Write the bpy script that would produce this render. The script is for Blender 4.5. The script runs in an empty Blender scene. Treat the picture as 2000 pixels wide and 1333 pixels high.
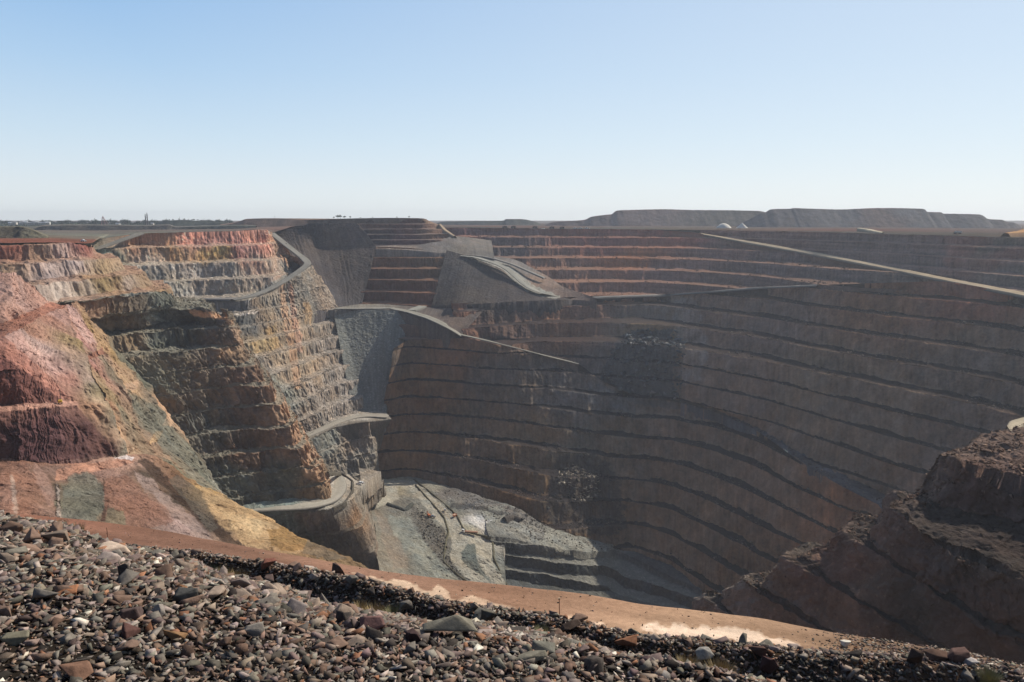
import bpy, math, random
import numpy as np

# ------------------------------------------------------------------ camera, sky, sun, exposure
scene = bpy.context.scene
LENS, HORIZON = 26.0, 430.0
FPX = 2000.0 * LENS / 36.0
PITCH = math.atan((666.5 - HORIZON) / FPX)
cam_d = bpy.data.cameras.new("camera")
cam = bpy.data.objects.new("camera", cam_d)
scene.collection.objects.link(cam)
cam_d.lens = LENS
cam_d.sensor_width = 36.0
cam_d.clip_start = 0.1
cam_d.clip_end = 60000.0
cam.location = (0, 0, 0)
cam.rotation_euler = (math.pi / 2 - PITCH, 0, 0)
scene.camera = cam

SUN_AZ, SUN_EL = math.radians(47), math.radians(38.5)      # azimuth from +Y towards +X
world = bpy.data.worlds.new("World")
scene.world = world
world.use_nodes = True
wn = world.node_tree.nodes
wl = world.node_tree.links
bg = wn["Background"]
sky = wn.new("ShaderNodeTexSky")
sky.sky_type = 'NISHITA'
sky.sun_disc = False
sky.sun_elevation = SUN_EL
sky.sun_rotation = SUN_AZ
sky.altitude = 300
sky.air_density = 1.0
sky.dust_density = 0.3
sky.ozone_density = 1.0
tc = wn.new("ShaderNodeTexCoord")
sx = wn.new("ShaderNodeSeparateXYZ")
wl.new(tc.outputs["Generated"], sx.inputs[0])
mrz = wn.new("ShaderNodeMapRange")
mrz.inputs[1].default_value = 0.0
mrz.inputs[2].default_value = 1.0
wl.new(sx.outputs["Z"], mrz.inputs[0])
rp = wn.new("ShaderNodeValToRGB")                    # clear summer sky, pale at the horizon
el = rp.color_ramp.elements
SKYC = [(0.0, (0.80, 0.86, 0.89)), (0.04, (0.76, 0.84, 0.90)), (0.10, (0.62, 0.77, 0.90)), (0.18, (0.45, 0.65, 0.88)), (0.27, (0.30, 0.52, 0.83)), (0.36, (0.20, 0.41, 0.74)), (0.5, (0.09, 0.21, 0.48)), (1.0, (0.045, 0.12, 0.32))]
el[0].position, el[0].color = SKYC[0][0], SKYC[0][1] + (1,)
el[1].position, el[1].color = SKYC[-1][0], SKYC[-1][1] + (1,)
for p_, c_ in SKYC[1:-1]:
    e_ = el.new(p_)
    e_.color = c_ + (1,)
wl.new(mrz.outputs[0], rp.inputs[0])
dt = wn.new("ShaderNodeVectorMath")
dt.operation = 'DOT_PRODUCT'
wl.new(tc.outputs["Generated"], dt.inputs[0])
dt.inputs[1].default_value = (math.sin(SUN_AZ) * math.cos(SUN_EL), math.cos(SUN_AZ) * math.cos(SUN_EL), math.sin(SUN_EL))
gm = wn.new("ShaderNodeMapRange")                    # paler towards the sun
gm.inputs[1].default_value = 0.35
gm.inputs[2].default_value = 1.0
gm.inputs[3].default_value = 0.0
gm.inputs[4].default_value = 0.62
wl.new(dt.outputs["Value"], gm.inputs[0])
pale = wn.new("ShaderNodeMix")
pale.data_type = 'RGBA'
wl.new(gm.outputs[0], pale.inputs["Factor"])
wl.new(rp.outputs[0], pale.inputs["A"])
pale.inputs["B"].default_value = (0.83, 0.89, 0.93, 1)
scl = wn.new("ShaderNodeVectorMath")
scl.operation = 'SCALE'
scl.inputs["Scale"].default_value = 1.0 / 0.13
wl.new(pale.outputs["Result"], scl.inputs[0])
mixs = wn.new("ShaderNodeMix")
mixs.data_type = 'RGBA'
mixs.inputs["Factor"].default_value = 0.9
wl.new(sky.outputs[0], mixs.inputs["A"])
wl.new(scl.outputs[0], mixs.inputs["B"])
bk = wn.new("ShaderNodeMapRange")                    # sky behind the camera dimmed to weaken the fill light
bk.inputs[1].default_value = -0.5
bk.inputs[2].default_value = 0.5
bk.inputs[3].default_value = 0.45
bk.inputs[4].default_value = 1.0
wl.new(sx.outputs["Y"], bk.inputs[0])
sc2 = wn.new("ShaderNodeVectorMath")
sc2.operation = 'SCALE'
wl.new(mixs.outputs["Result"], sc2.inputs[0])
wl.new(bk.outputs[0], sc2.inputs["Scale"])
wl.new(sc2.outputs[0], bg.inputs[0])
bg.inputs[1].default_value = 0.13

sun_d = bpy.data.lights.new("sun", 'SUN')
sun_d.energy = 5.0
sun_d.angle = math.radians(0.5)
sun_d.color = (1.0, 0.93, 0.83)
sun = bpy.data.objects.new("sun", sun_d)
scene.collection.objects.link(sun)
sdir = np.array([math.sin(SUN_AZ) * math.cos(SUN_EL), math.cos(SUN_AZ) * math.cos(SUN_EL), math.sin(SUN_EL)])
from mathutils import Vector
sun.rotation_euler = Vector(sdir).to_track_quat('Z', 'Y').to_euler()

scene.view_settings.view_transform = 'Standard'
scene.view_settings.look = 'None'
scene.view_settings.exposure = 0.0
scene.view_settings.gamma = 1.0
scene.cycles.use_denoising = True
scene.cycles.max_bounces = 6
scene.cycles.diffuse_bounces = 4
scene.cycles.use_adaptive_sampling = True

rng = np.random.default_rng(7)
random.seed(7)

# ------------------------------------------------------------------ survey: image direction -> world point
CP, SP = math.cos(PITCH), math.sin(PITCH)


def ray(px, py):
    X = (px - 1000.0) / FPX
    Y = (666.5 - py) / FPX
    return np.array([X, CP + Y * SP, -SP + Y * CP])


def W(px, py, z=None, Y=None):
    d = ray(px, py)
    t = (Y / d[1]) if Y is not None else (z / d[2])
    return d * t


# ------------------------------------------------------------------ noise
def _h(ix, iy, iz, seed):
    n = (ix.astype(np.int64) * 374761393 + iy.astype(np.int64) * 668265263 + iz.astype(np.int64) * 2147483647 + seed * 974711) & 0xFFFFFFFF
    n = n.astype(np.uint32)
    n = (n ^ (n >> np.uint32(13))) * np.uint32(1274126177)
    n = (n ^ (n >> np.uint32(16))) * np.uint32(2246822519)
    n = n ^ (n >> np.uint32(15))
    return n.astype(np.float64) / 4294967295.0


def vn(x, y, z, seed=0):
    x, y, z = np.broadcast_arrays(np.asarray(x, float), np.asarray(y, float), np.asarray(z, float))
    fx, fy, fz = np.floor(x), np.floor(y), np.floor(z)
    ux, uy, uz = x - fx, y - fy, z - fz
    ux = ux * ux * (3 - 2 * ux)
    uy = uy * uy * (3 - 2 * uy)
    uz = uz * uz * (3 - 2 * uz)
    r = 0
    for a in (0, 1):
        for b in (0, 1):
            for c in (0, 1):
                w = (ux if a else 1 - ux) * (uy if b else 1 - uy) * (uz if c else 1 - uz)
                r = r + w * _h(fx + a, fy + b, fz + c, seed)
    return r * 2 - 1


def fbm(x, y, z, o=4, seed=0, gain=0.5):
    r, a, s = 0, 1.0, 0
    for i in range(o):
        r = r + a * vn(x, y, z, seed + i * 17)
        s += a
        a *= gain
        x, y, z = np.asarray(x) * 2.03 + 3.1, np.asarray(y) * 2.03 + 1.7, np.asarray(z) * 2.03 + 9.2
    return r / s


def sm(x, a, b):
    t = np.clip((x - a) / (b - a), 0, 1)
    return t * t * (3 - 2 * t)


def hexc(h):
    v = np.array([int(h[i:i + 2], 16) for i in (0, 2, 4)]) / 255.0
    return np.where(v <= 0.04045, v / 12.92, ((v + 0.055) / 1.055) ** 2.4)


# ------------------------------------------------------------------ materials
def make_ground_mat(name, scale, bump, contrast=0.35, rough=0.95, dist=1.0):
    m = bpy.data.materials.new(name)
    m.use_nodes = True
    nt = m.node_tree
    n, l = nt.nodes, nt.links
    bs = n["Principled BSDF"]
    bs.inputs["Roughness"].default_value = rough
    bs.inputs["Specular IOR Level"].default_value = 0.0
    at = n.new("ShaderNodeAttribute")
    at.attribute_name = "col"
    ge = n.new("ShaderNodeNewGeometry")
    nz = n.new("ShaderNodeTexNoise")
    nz.inputs["Scale"].default_value = scale
    nz.inputs["Detail"].default_value = 6
    nz.inputs["Roughness"].default_value = 0.7
    l.new(ge.outputs["Position"], nz.inputs["Vector"])
    mr = n.new("ShaderNodeMapRange")
    mr.inputs[1].default_value = 0.25
    mr.inputs[2].default_value = 0.75
    mr.inputs[3].default_value = 1 - contrast
    mr.inputs[4].default_value = 1 + contrast
    l.new(nz.outputs["Fac"], mr.inputs[0])
    mx = n.new("ShaderNodeVectorMath")
    mx.operation = 'SCALE'
    l.new(at.outputs["Color"], mx.inputs[0])
    l.new(mr.outputs[0], mx.inputs["Scale"])
    l.new(mx.outputs[0], bs.inputs["Base Color"])
    bp = n.new("ShaderNodeBump")
    bp.inputs["Strength"].default_value = bump
    bp.inputs["Distance"].default_value = dist
    l.new(nz.outputs["Fac"], bp.inputs["Height"])
    l.new(bp.outputs[0], bs.inputs["Normal"])
    return m


M_FAR = make_ground_mat("benched_rock", 0.35, 0.8, 0.30, dist=2.0)
M_SOIL = make_ground_mat("graded_earth", 0.5, 0.5, 0.18, dist=1.0)
M_NEAR = make_ground_mat("near_earth", 2.2, 0.6, 0.25, dist=0.12)
M_ROCK = make_ground_mat("broken_rock", 9.0, 0.5, 0.30, dist=0.03)


def plain(name, rgb, rough=0.6, metal=0.0):
    m = bpy.data.materials.new(name)
    m.use_nodes = True
    nt = m.node_tree
    b = nt.nodes["Principled BSDF"]
    nz = nt.nodes.new("ShaderNodeTexNoise")
    nz.inputs["Scale"].default_value = 3.0
    mr = nt.nodes.new("ShaderNodeMapRange")
    mr.inputs[3].default_value = 0.82
    mr.inputs[4].default_value = 1.15
    nt.links.new(nz.outputs["Fac"], mr.inputs[0])
    mx = nt.nodes.new("ShaderNodeVectorMath")
    mx.operation = 'SCALE'
    mx.inputs[0].default_value = rgb
    nt.links.new(mr.outputs[0], mx.inputs["Scale"])
    nt.links.new(mx.outputs[0], b.inputs["Base Color"])
    b.inputs["Roughness"].default_value = rough
    b.inputs["Metallic"].default_value = metal
    return m


# ------------------------------------------------------------------ mesh helpers
def mesh_obj(name, V, F, mat, cols=None, smooth=False, parent=None):
    V = np.asarray(V, np.float32)
    F = np.asarray(F, np.int32)
    k = F.shape[1]
    me = bpy.data.meshes.new(name)
    me.vertices.add(len(V))
    me.vertices.foreach_set("co", V.ravel())
    me.loops.add(F.size)
    me.loops.foreach_set("vertex_index", F.ravel())
    me.polygons.add(len(F))
    me.polygons.foreach_set("loop_start", np.arange(0, F.size, k, dtype=np.int32))
    if smooth:
        me.polygons.foreach_set("use_smooth", np.ones(len(F), bool))
    me.update(calc_edges=True)
    if cols is not None:
        a = me.color_attributes.new("col", 'FLOAT_COLOR', 'POINT')
        c = np.ones((len(V), 4), np.float32)
        c[:, :3] = cols
        a.data.foreach_set("color", c.ravel())
    if mat:
        me.materials.append(mat)
    o = bpy.data.objects.new(name, me)
    scene.collection.objects.link(o)
    if parent:
        o.parent = parent
    return o


def tag(o, label, cat, kind=None, group=None):
    o["label"] = label
    o["category"] = cat
    if kind:
        o["kind"] = kind
    if group:
        o["group"] = group
    return o


def grid_faces(nr, nc):
    i = np.arange(nr - 1)[:, None] * nc + np.arange(nc - 1)[None, :]
    return np.stack([i, i + 1, i + nc + 1, i + nc], -1).reshape(-1, 4)


def rows_to_world(rows):
    out = []
    for r in rows:
        pts = []
        for p in r:
            if p[0] == 'o':
                pts.append(pts[-1] + np.array(p[1:], float))
            elif p[0] == 'b':                                          # the wall turns away out of sight
                q = pts[-1]
                k = (q[1] + p[1]) / q[1]
                pts.append(np.array([q[0] * k - 5.0, q[1] * k, q[2] + (p[2] if len(p) > 2 else 0)]))
            elif p[0] == 'w':
                pts.append(np.array(p[1:], float))
            elif p[2] is None:
                pts.append(W(p[0], p[1], Y=p[3]))
            else:
                pts.append(W(p[0], p[1], z=p[2]))
        out.append(pts)
    return np.array(out)


def catmull(P, t):
    """P (C,3), t in [0,C-1] -> points; softened Catmull-Rom"""
    C = len(P)
    i = np.clip(np.floor(t).astype(int), 0, C - 2)
    f = (t - i)[:, None]
    p0 = P[np.clip(i - 1, 0, C - 1)]
    p1 = P[i]
    p2 = P[i + 1]
    p3 = P[np.clip(i + 2, 0, C - 1)]
    k = 0.35
    m1 = k * (p2 - p0)
    m2 = k * (p3 - p1)
    f2, f3 = f * f, f * f * f
    return (2 * f3 - 3 * f2 + 1) * p1 + (f3 - 2 * f2 + f) * m1 + (-2 * f3 + 3 * f2) * p2 + (f3 - f2) * m2


def pix(P):
    d = P[..., 1] * CP - P[..., 2] * SP
    u = P[..., 1] * SP + P[..., 2] * CP
    return 1000 + FPX * P[..., 0] / d, 666.5 - FPX * u / d


SURF = {}


def panel(name, rows, du=1.2, dv=1.0, H=None, zref=0.0, zoff=None, a=0.5, big=3.0, med=1.2, fine=0.5, flute=0.0,
          cols=None, berm=None, bermk=0.6, var=0.25, mat=None, seed=1, streak=0.25, label="", cat="pit wall", warp=25.0,
          skip=(), vspeck=0.0, objname=None, soft=0.0, tint=None, strata=0.0, wob=0.12, bat=68.0, capu=900, capv=900, patches=(), block=0.0, gully=0.0, flw=2.6, efade=0.0, apron=25.0, wd=0.0, rut=0.0, desat=0.0):
    R = rows_to_world(rows)
    nr, nc = R.shape[:2]
    # columns
    seg = np.linalg.norm(np.diff(R, axis=1), axis=2).max(0)
    ts = [np.linspace(c, c + 1, max(2, min(capu, int(seg[c] / du))), endpoint=False) for c in range(nc - 1)]
    t = np.append(np.concatenate(ts), nc - 1)
    RR = np.array([catmull(R[k], t) for k in range(nr)])
    P = []
    gap = []
    for k in range(nr - 1):
        ln = np.linalg.norm(RR[k + 1] - RR[k], axis=1).max()
        n = max(2, min(capv, int(ln / dv)))
        f = np.linspace(0, 1, n, endpoint=(k == nr - 2))
        if ln / dv > capv:
            f = f ** 2.2
        for x in f:
            P.append(RR[k] * (1 - x) + RR[k + 1] * x)
            gap.append(k)
    P = np.array(P)
    gap = np.array(gap)
    m, n = P.shape[:2]
    s = np.concatenate([[0], np.cumsum(np.linalg.norm(np.diff(P[m // 2], axis=0), axis=1))])[None, :]
    g = np.gradient(P, axis=0)
    hn = g[..., :2].copy()
    hl = np.linalg.norm(hn, axis=2, keepdims=True)
    # smooth outward direction along the strike
    hn = hn / np.maximum(hl, 1e-6)
    B = P.copy()
    x, y, z = P[..., 0], P[..., 1], P[..., 2]
    batter = np.ones((m, n))
    toe = np.zeros((m, n))
    if H:
        zo = 0.0
        if zoff is not None:
            zo = np.interp(t, np.linspace(0, nc - 1, len(zoff)), zoff)[None, :]
        q = (zref + zo - z) / H
        q = q + wob * fbm(s / 45.0, z / 60.0, 0, 3, seed + 5)
        k = np.floor(q)
        f = q - k
        gh = np.maximum(hl[..., 0], 1e-4)
        tn = np.abs(g[..., 2]) / gh                                   # tangent of the overall slope
        aa = np.clip(tn / math.tan(math.radians(bat)), 0.10, 0.88)
        ak = np.clip(aa * (1 + 0.5 * fbm(s / 30.0, k * 7.3, 0, 3, seed + 9) + 0.25 * fbm(s / 5.0, k * 3.3, 0, 2, seed + 10)), 0.08, 0.95)
        bt = np.clip(f / ak, 0, 1)
        bf = np.clip((f - ak) / (1 - ak), 0, 1)
        talus = 0.16 * (1 - sm(bf, 0, 0.6)) * (0.6 + 0.6 * fbm(s / 14.0, k * 3.1, 0, 3, seed + 11))
        talus = np.where(f >= ak, talus, 0.16 * (0.6 + 0.6 * fbm(s / 14.0, k * 3.1, 0, 3, seed + 11)) * sm(bt, 0.8, 1.0))
        # rock is lost off the crest
        zt = zref + zo - H * (k + bt - np.maximum(talus, 0)) + 0 * z
        mask = np.ones(m, bool)
        for sk in skip:
            mask &= gap != sk
        batter = np.where(f < ak, 1.0, 0.0)
        edge = sm(np.arange(m) / m, 0, 0.02)[:, None]
        z2 = np.where(mask[:, None], zt, z)
        # stay near the guide surface at the panel's top and bottom rows
        P[..., 2] = z2
        batter = np.where(mask[:, None], batter, 0.0)
        kk = np.where(mask[:, None], k, 0)
    else:
        kk = np.zeros((m, n))
        mask = np.zeros(m, bool)
    wgt = 0.35 + 0.65 * batter
    d = big * fbm(s / 40.0, z / 90.0, kk * 5.7, 3, seed) * (0.6 + 0.4 * wgt)
    d = d + med * fbm(x / 9.0, y / 9.0, z / 14.0, 5, seed + 3, 0.56) * wgt
    d = d + fine * fbm(x / 2.6, y / 2.6, z / 3.2, 2, seed + 4) * wgt
    if flute:
        w2 = vn(s / flw + 0.6 * vn(s / 9.0, z / 9.0, 3, seed + 22), z / 26.0, kk * 9.1, seed + 21)
        w3 = vn(s / (flw * 2.3), z / 18.0, kk * 4.1, seed + 23)
        d = d + flute * (np.abs(w2) - 0.35 + 0.8 * np.abs(w3)) * batter
    if block:
        b1 = np.round(fbm(s / 11.0, z / 35.0, kk * 2.3, 2, seed + 25) * 4) / 4
        b2 = np.round(fbm(s / 4.0, z / 6.0, kk * 1.3, 2, seed + 26) * 3) / 3
        d = d + block * (b1 + 0.45 * b2) * wgt
    if gully:
        gw = s + 5.0 * fbm(s / 25.0, z / 25.0, 1, 3, seed + 27)
        d = d + gully * (np.abs(vn(gw / 7.0, z / 60.0, 0, seed + 28)) + 0.5 * np.abs(vn(gw / 2.8, z / 40.0, 0, seed + 29)))
    if efade:
        ed = (sm(t, 0, efade) * sm(nc - 1 - t, 0, efade))[None, :]
        d = d * ed
    P[..., 0] += hn[..., 0] * d
    P[..., 1] += hn[..., 1] * d
    P[..., 2] += (0.35 * med * fbm(x / 6.0, y / 6.0, z / 6.0, 3, seed + 31) + fine * 0.5 * fbm(x / 2.0, y / 2.0, z / 2.0, 2, seed + 33)) * (1 - 0.5 * batter)
    if wd:                                                             # erosion shared by neighbouring faces
        ax, ay, az = B[..., 0], B[..., 1], B[..., 2]
        P[..., 0] += wd * fbm(ax / 14.0, ay / 14.0, az / 14.0, 5, 901, 0.58)
        P[..., 1] += wd * fbm(ax / 14.0 + 40, ay / 14.0, az / 14.0, 5, 911, 0.58)
        P[..., 2] += 0.6 * wd * fbm(ax / 14.0, ay / 14.0 + 40, az / 14.0, 5, 921, 0.58)
        B = B.copy()
        B[0] = P[0]
    if H:
        P[0] = B[0]                                                    # the rim itself stays where it was surveyed
    # ---- colour: rock and dirt tones, in places with sun or shade painted in
    if cols:
        bx, by = pix(B)
        cp, cc = [], []
        for c in cols:
            dd = (bx - c[0]) ** 2 + (by - c[1]) ** 2
            j = np.unravel_index(np.argmin(dd), dd.shape)
            cp.append(B[j])
            cc.append(hexc(c[2]))
        wx = x + warp * fbm(x / 40.0, y / 40.0, z / 40.0, 4, seed + 41)
        wy = y + warp * fbm(x / 40.0, y / 40.0, z / 40.0, 4, seed + 43)
        wz = z + 0.6 * warp * fbm(x / 40.0, y / 40.0, z / 40.0, 4, seed + 47)
        C = np.zeros((m, n, 3))
        S = np.zeros((m, n, 1))
        for p, c in zip(cp, cc):
            d2 = (wx - p[0]) ** 2 + (wy - p[1]) ** 2 + 1.5 * (wz - p[2]) ** 2
            w = (1.0 / (d2 + 40.0)) ** 2
            C += w[..., None] * c
            S += w[..., None]
        C /= S
    else:
        C = np.ones((m, n, 3)) * hexc("8a7a6c")
    if patches:
        qx, qy = pix(P)
        sc = FPX / np.maximum(P[..., 1], 5.0)
        for poly, hx, fe, k in patches:
            pl = np.array(poly, float)
            mk = np.zeros((m, n))
            bb = (qx > pl[:, 0].min() - 3 * fe) & (qx < pl[:, 0].max() + 3 * fe) & (qy > pl[:, 1].min() - 3 * fe) & (qy < pl[:, 1].max() + 3 * fe)
            if not bb.any():
                continue
            X, Y, Z = P[..., 0][bb], P[..., 1][bb], P[..., 2][bb]
            ss = sc[bb]
            acc = 0
            for r in range(5):
                wxp = qx[bb] + fe * fbm(X * ss / (fe * 3.0), Y * ss / (fe * 3.0), Z * ss / (fe * 3.0), 4, seed + 81) * 2.0 + fe * 0.5 * vn(X * 1.7, Y * 1.7, Z * 1.7, 90 + r)
                wyp = qy[bb] + fe * fbm(X * ss / (fe * 3.0) + 50, Y * ss / (fe * 3.0), Z * ss / (fe * 3.0), 4, seed + 83) * 2.0 + fe * 0.5 * vn(X * 1.7, Y * 1.7, Z * 1.7, 95 + r)
                ins = np.zeros(wxp.shape, bool)
                for a0 in range(len(pl)):
                    x0, y0 = pl[a0]
                    x1, y1 = pl[a0 - 1]
                    if y0 == y1:
                        continue
                    ins ^= ((y0 > wyp) != (y1 > wyp)) & (wxp < (x1 - x0) * (wyp - y0) / (y1 - y0) + x0)
                acc = acc + ins / 5.0
            w = (acc * k)[:, None]
            C[bb] = C[bb] * (1 - w) + hexc(hx) * w
    v1 = fbm(x / 18.0, y / 18.0, z / 18.0, 4, seed + 51)
    v2 = fbm(x / 5.0, y / 5.0, z / 8.0, 3, seed + 53)
    C = C * (1 + var * v1 + var * 0.8 * v2)[..., None]
    hue = fbm(x / 12.0, y / 12.0, z / 20.0, 3, seed + 57)[..., None]
    C = C * (1 + var * 0.35 * hue * np.array([1.0, 0.1, -0.9]))
    if streak:
        st = fbm(s / 2.2, z / 26.0, kk * 3.0, 3, seed + 61)
        C = C * (1 + streak * st * (0.3 + 0.7 * batter))[..., None]
    if rut:
        vv = np.linspace(0, 1, m)[:, None]
        C = C * (1 + rut * fbm(vv * 26.0, s / 14.0, 0, 4, seed + 65))[..., None]
    if strata:
        C = C * (1 + strata * fbm(s / 80.0, z / 3.0, 0, 3, seed + 63))[..., None]
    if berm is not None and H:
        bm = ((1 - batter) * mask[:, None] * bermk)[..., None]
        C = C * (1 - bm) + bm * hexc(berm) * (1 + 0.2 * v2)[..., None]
    if vspeck:
        sp = sm(vn(x / 1.4, y / 1.4, z / 1.4, seed + 71), 0.55, 0.8)[..., None] * vspeck
        C = C * (1 + sp)
    if desat:
        lum = (C @ np.array([0.35, 0.5, 0.15]))[..., None]
        C = C * (1 - desat) + lum * np.array([1.06, 0.99, 0.90]) * desat
    C = np.clip(C * np.array(tint if tint else 1.0), 0.004, 0.85)
    if apron:                                                          # the ground goes on below the panel's foot
        q = P[-1].copy()
        q[:, 2] -= apron
        q[:, :2] += hn[-1] * apron * 0.25
        P = np.concatenate([P, q[None]])
        C = np.concatenate([C, C[-1:]])
        m += 1
    o = mesh_obj(objname or "pit_wall", P.reshape(-1, 3), grid_faces(m, n), mat or M_FAR, C.reshape(-1, 3))
    tag(o, label or "terraced rock wall of the open pit", cat, kind="structure")
    SURF[name] = P
    return o

# ================================================================== THE PIT (structure)
N = None
EASTC = [(900, 470, "7a5a58"), (1200, 470, "85605a"), (1100, 520, "8a7064"), (1300, 520, "7c6660"), (1240, 500, "9a6a50"), (1340, 460, "8a5a50"), (960, 480, "6c6462")]
panel("east_upper_far", tint=(1.34, 1.2, 1.08), rows=[
    [(800, 446, N, 1560), (860, 445, N, 1540), (960, 446, N, 1520), (1050, 447, N, 1500), (1110, 448, N, 1490), (1160, 448, N, 1480), (1260, 449, N, 1440), (1368, 456, N, 1395), (1480, 479, N, 1250), (1600, 500, N, 1120), (1730, 525, N, 995), (1862, 549, N, 880)],
    [(800, 494, N, 1370), (860, 496, N, 1345), (960, 498, N, 1335), (1040, 520, N, 1275), (1110, 561, N, 1190), (1160, 580, -119), (1260, 577, -118), (1372, 571, -109), (1480, 561, -97), (1600, 556, -84), (1730, 552, -75), (1862, 551, -71)],
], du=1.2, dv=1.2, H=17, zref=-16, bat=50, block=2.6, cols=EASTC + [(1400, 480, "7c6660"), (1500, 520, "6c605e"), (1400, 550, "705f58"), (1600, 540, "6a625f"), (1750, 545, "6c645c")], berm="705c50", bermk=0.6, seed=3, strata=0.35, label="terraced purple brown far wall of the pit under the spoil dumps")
panel("east_upper_above_ramp", desat=0.4, tint=(1.34, 1.2, 1.08), rows=[
    [(1368, 450, N, 1405), (1480, 452, N, 1290), (1600, 454, N, 1170), (1730, 458, N, 1060), (1860, 461, N, 960), (2000, 466, N, 870), (2250, 474, N, 740)],
    [(1368, 457, N, 1390), (1480, 475, N, 1255), (1600, 496, N, 1125), (1730, 521, N, 1000), (1860, 547, N, 885), (2000, 574, N, 770), (2250, 622, N, 640)],
], du=1.2, dv=1.1, H=14, zref=-18, bat=52, block=2.2, cols=[(1500, 462, "7a5a54"), (1700, 480, "72605c"), (1900, 478, "8a5c52"), (1990, 495, "8a6055"), (1800, 520, "6a5f5e"), (1960, 545, "6c6660"), (1960, 470, "5f5f58")],
    berm="8c7266", bermk=0.75, seed=4, strata=0.4, label="terraced dark wall above the long beige ramp")  # berm colour raised to paint in the sunlit ledge lines
ERC = [(1400, 600, "7c695c"), (1500, 640, "7a6a60"), (1700, 600, "806552"), (1900, 640, "7a6858"), (1600, 720, "80705f"), (1900, 720, "74675c"), (1700, 800, "827262"), (1450, 750, "7c6c60"), (1900, 850, "7a6a5e"), (1900, 600, "855f50")]
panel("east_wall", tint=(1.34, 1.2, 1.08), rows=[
    [(1335, 574, -112), (1400, 568, -104), (1500, 561, -95), (1600, 557, -85), (1725, 553, -76), (1850, 551, -71), (2000, 578, -78), (2250, 628, -80)],
    [(1335, 680, -169), (1400, 689, -169), (1500, 706, -169), (1600, 727, -169), (1725, 752, -169), (1850, 778, -169), (2000, 812, -169), (2250, 870, -169)],
    [(1330, 782, -229), (1400, 799, -229), (1500, 824, -229), (1600, 858, -229), (1725, 902, -229), (1850, 940, -229), (2000, 985, -229), (2250, 1060, -229)],
    [(1330, 784, -230.5), (1400, 803, -235), (1490, 843, -240), (1590, 903, -248), (1725, 966, -257), (1850, 1022, -261), (2000, 1080, -264), (2250, 1162, -267)],
    [(1330, 788, -231), (1400, 808, -236), (1490, 848, -241), (1590, 918, -249), (1725, 990, -258), (1850, 1045, -262), (2000, 1100, -265), (2250, 1180, -268)],
], du=1.0, dv=0.9, H=20, zref=-89, bat=50, block=2.6, big=5, med=2.0, cols=ERC, berm="2c2b2d", bermk=0.9, seed=6, var=0.42, flute=1.2, skip=(3,), patches=[([(1322, 570), (1364, 567), (1368, 620), (1378, 680), (1376, 748), (1340, 752), (1332, 700), (1318, 640)], "948e88", 10, 0.5), ([(1330, 778), (1400, 800), (1490, 841), (1590, 901), (1725, 964), (1850, 1022), (1900, 1080), (1725, 992), (1590, 920), (1490, 850), (1400, 810), (1330, 790)], "56575c", 3, 0.9),  # berm debris colour darkened to paint in the shade on the ledges
    ([(1474, 847), (1500, 858), (1532, 878), (1562, 903), (1545, 897), (1510, 880), (1482, 862)], "e0d8c0", 1.5, 0.95)], label="tall shaded terraced wall of the pit with long level berms")  # pale patch paints a sunlit strip onto the ramp
panel("mid_block", tint=(1.34, 1.2, 1.08), rows=[
    [('w', -90, 1125, -118), (885, 593, -118), (950, 589, -118), (1030, 585, -118), (1110, 581, -118), (1190, 578, -118), (1270, 576, -117), (1340, 573, -111)],
    [('w', -86, 1105, -146), (888, 636, -145), (950, 645, -153), (1030, 655, -162), (1110, 668, -170), (1190, 672, -170), (1270, 676, -170), (1340, 680, -169)],
    [('w', -80, 1085, -156), (902, 653, -156), (960, 663, -160), (1030, 683, -176), (1110, 706, -193), (1180, 742, -213), (1250, 768, -224), (1340, 784, -231)],
], du=1.1, dv=0.9, H=20, zref=-109, bat=56, block=2.6, cols=[(950, 600, "5c5856"), (900, 620, "7a5f52"), (1000, 640, "6a5a52"), (1150, 610, "7c6458"), (1100, 640, "7c6252"), (1250, 620, "7a726a"), (1270, 640, "857560"), (1200, 700, "6a6664")],
    berm="2e2d30", bermk=0.85, seed=8, apron=0, flute=1.2, patches=[([(1322, 570), (1364, 567), (1368, 620), (1378, 680), (1376, 748), (1340, 752), (1332, 700), (1318, 640)], "948e88", 10, 0.5), ([(1215, 655), (1270, 642), (1312, 645), (1322, 690), (1314, 735), (1322, 788), (1230, 775), (1175, 745), (1185, 700)], "4c5256", 7, 0.85)], label="dark blocky wall behind the pale haul road")  # dark berm colour carries painted ledge shade as well as debris
D3C = [(775, 690, "5a534c"), (790, 690, "6a5a4c"), (830, 740, "735c46"), (820, 770, "735a46"), (880, 700, "7c6250"), (950, 740, "66605c"), (1000, 770, "6a625a"), (900, 830, "6c6257"), (850, 860, "7c6650"), (1050, 830, "7c6c58"), (1100, 770, "6a6866"),
       (1180, 790, "706c66"), (1200, 850, "746a5c"), (870, 920, "6a5f55"), (940, 915, "6c5f52"), (1060, 960, "6c6050"), (1010, 960, "7a6248"), (1150, 870, "66665f")]
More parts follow.
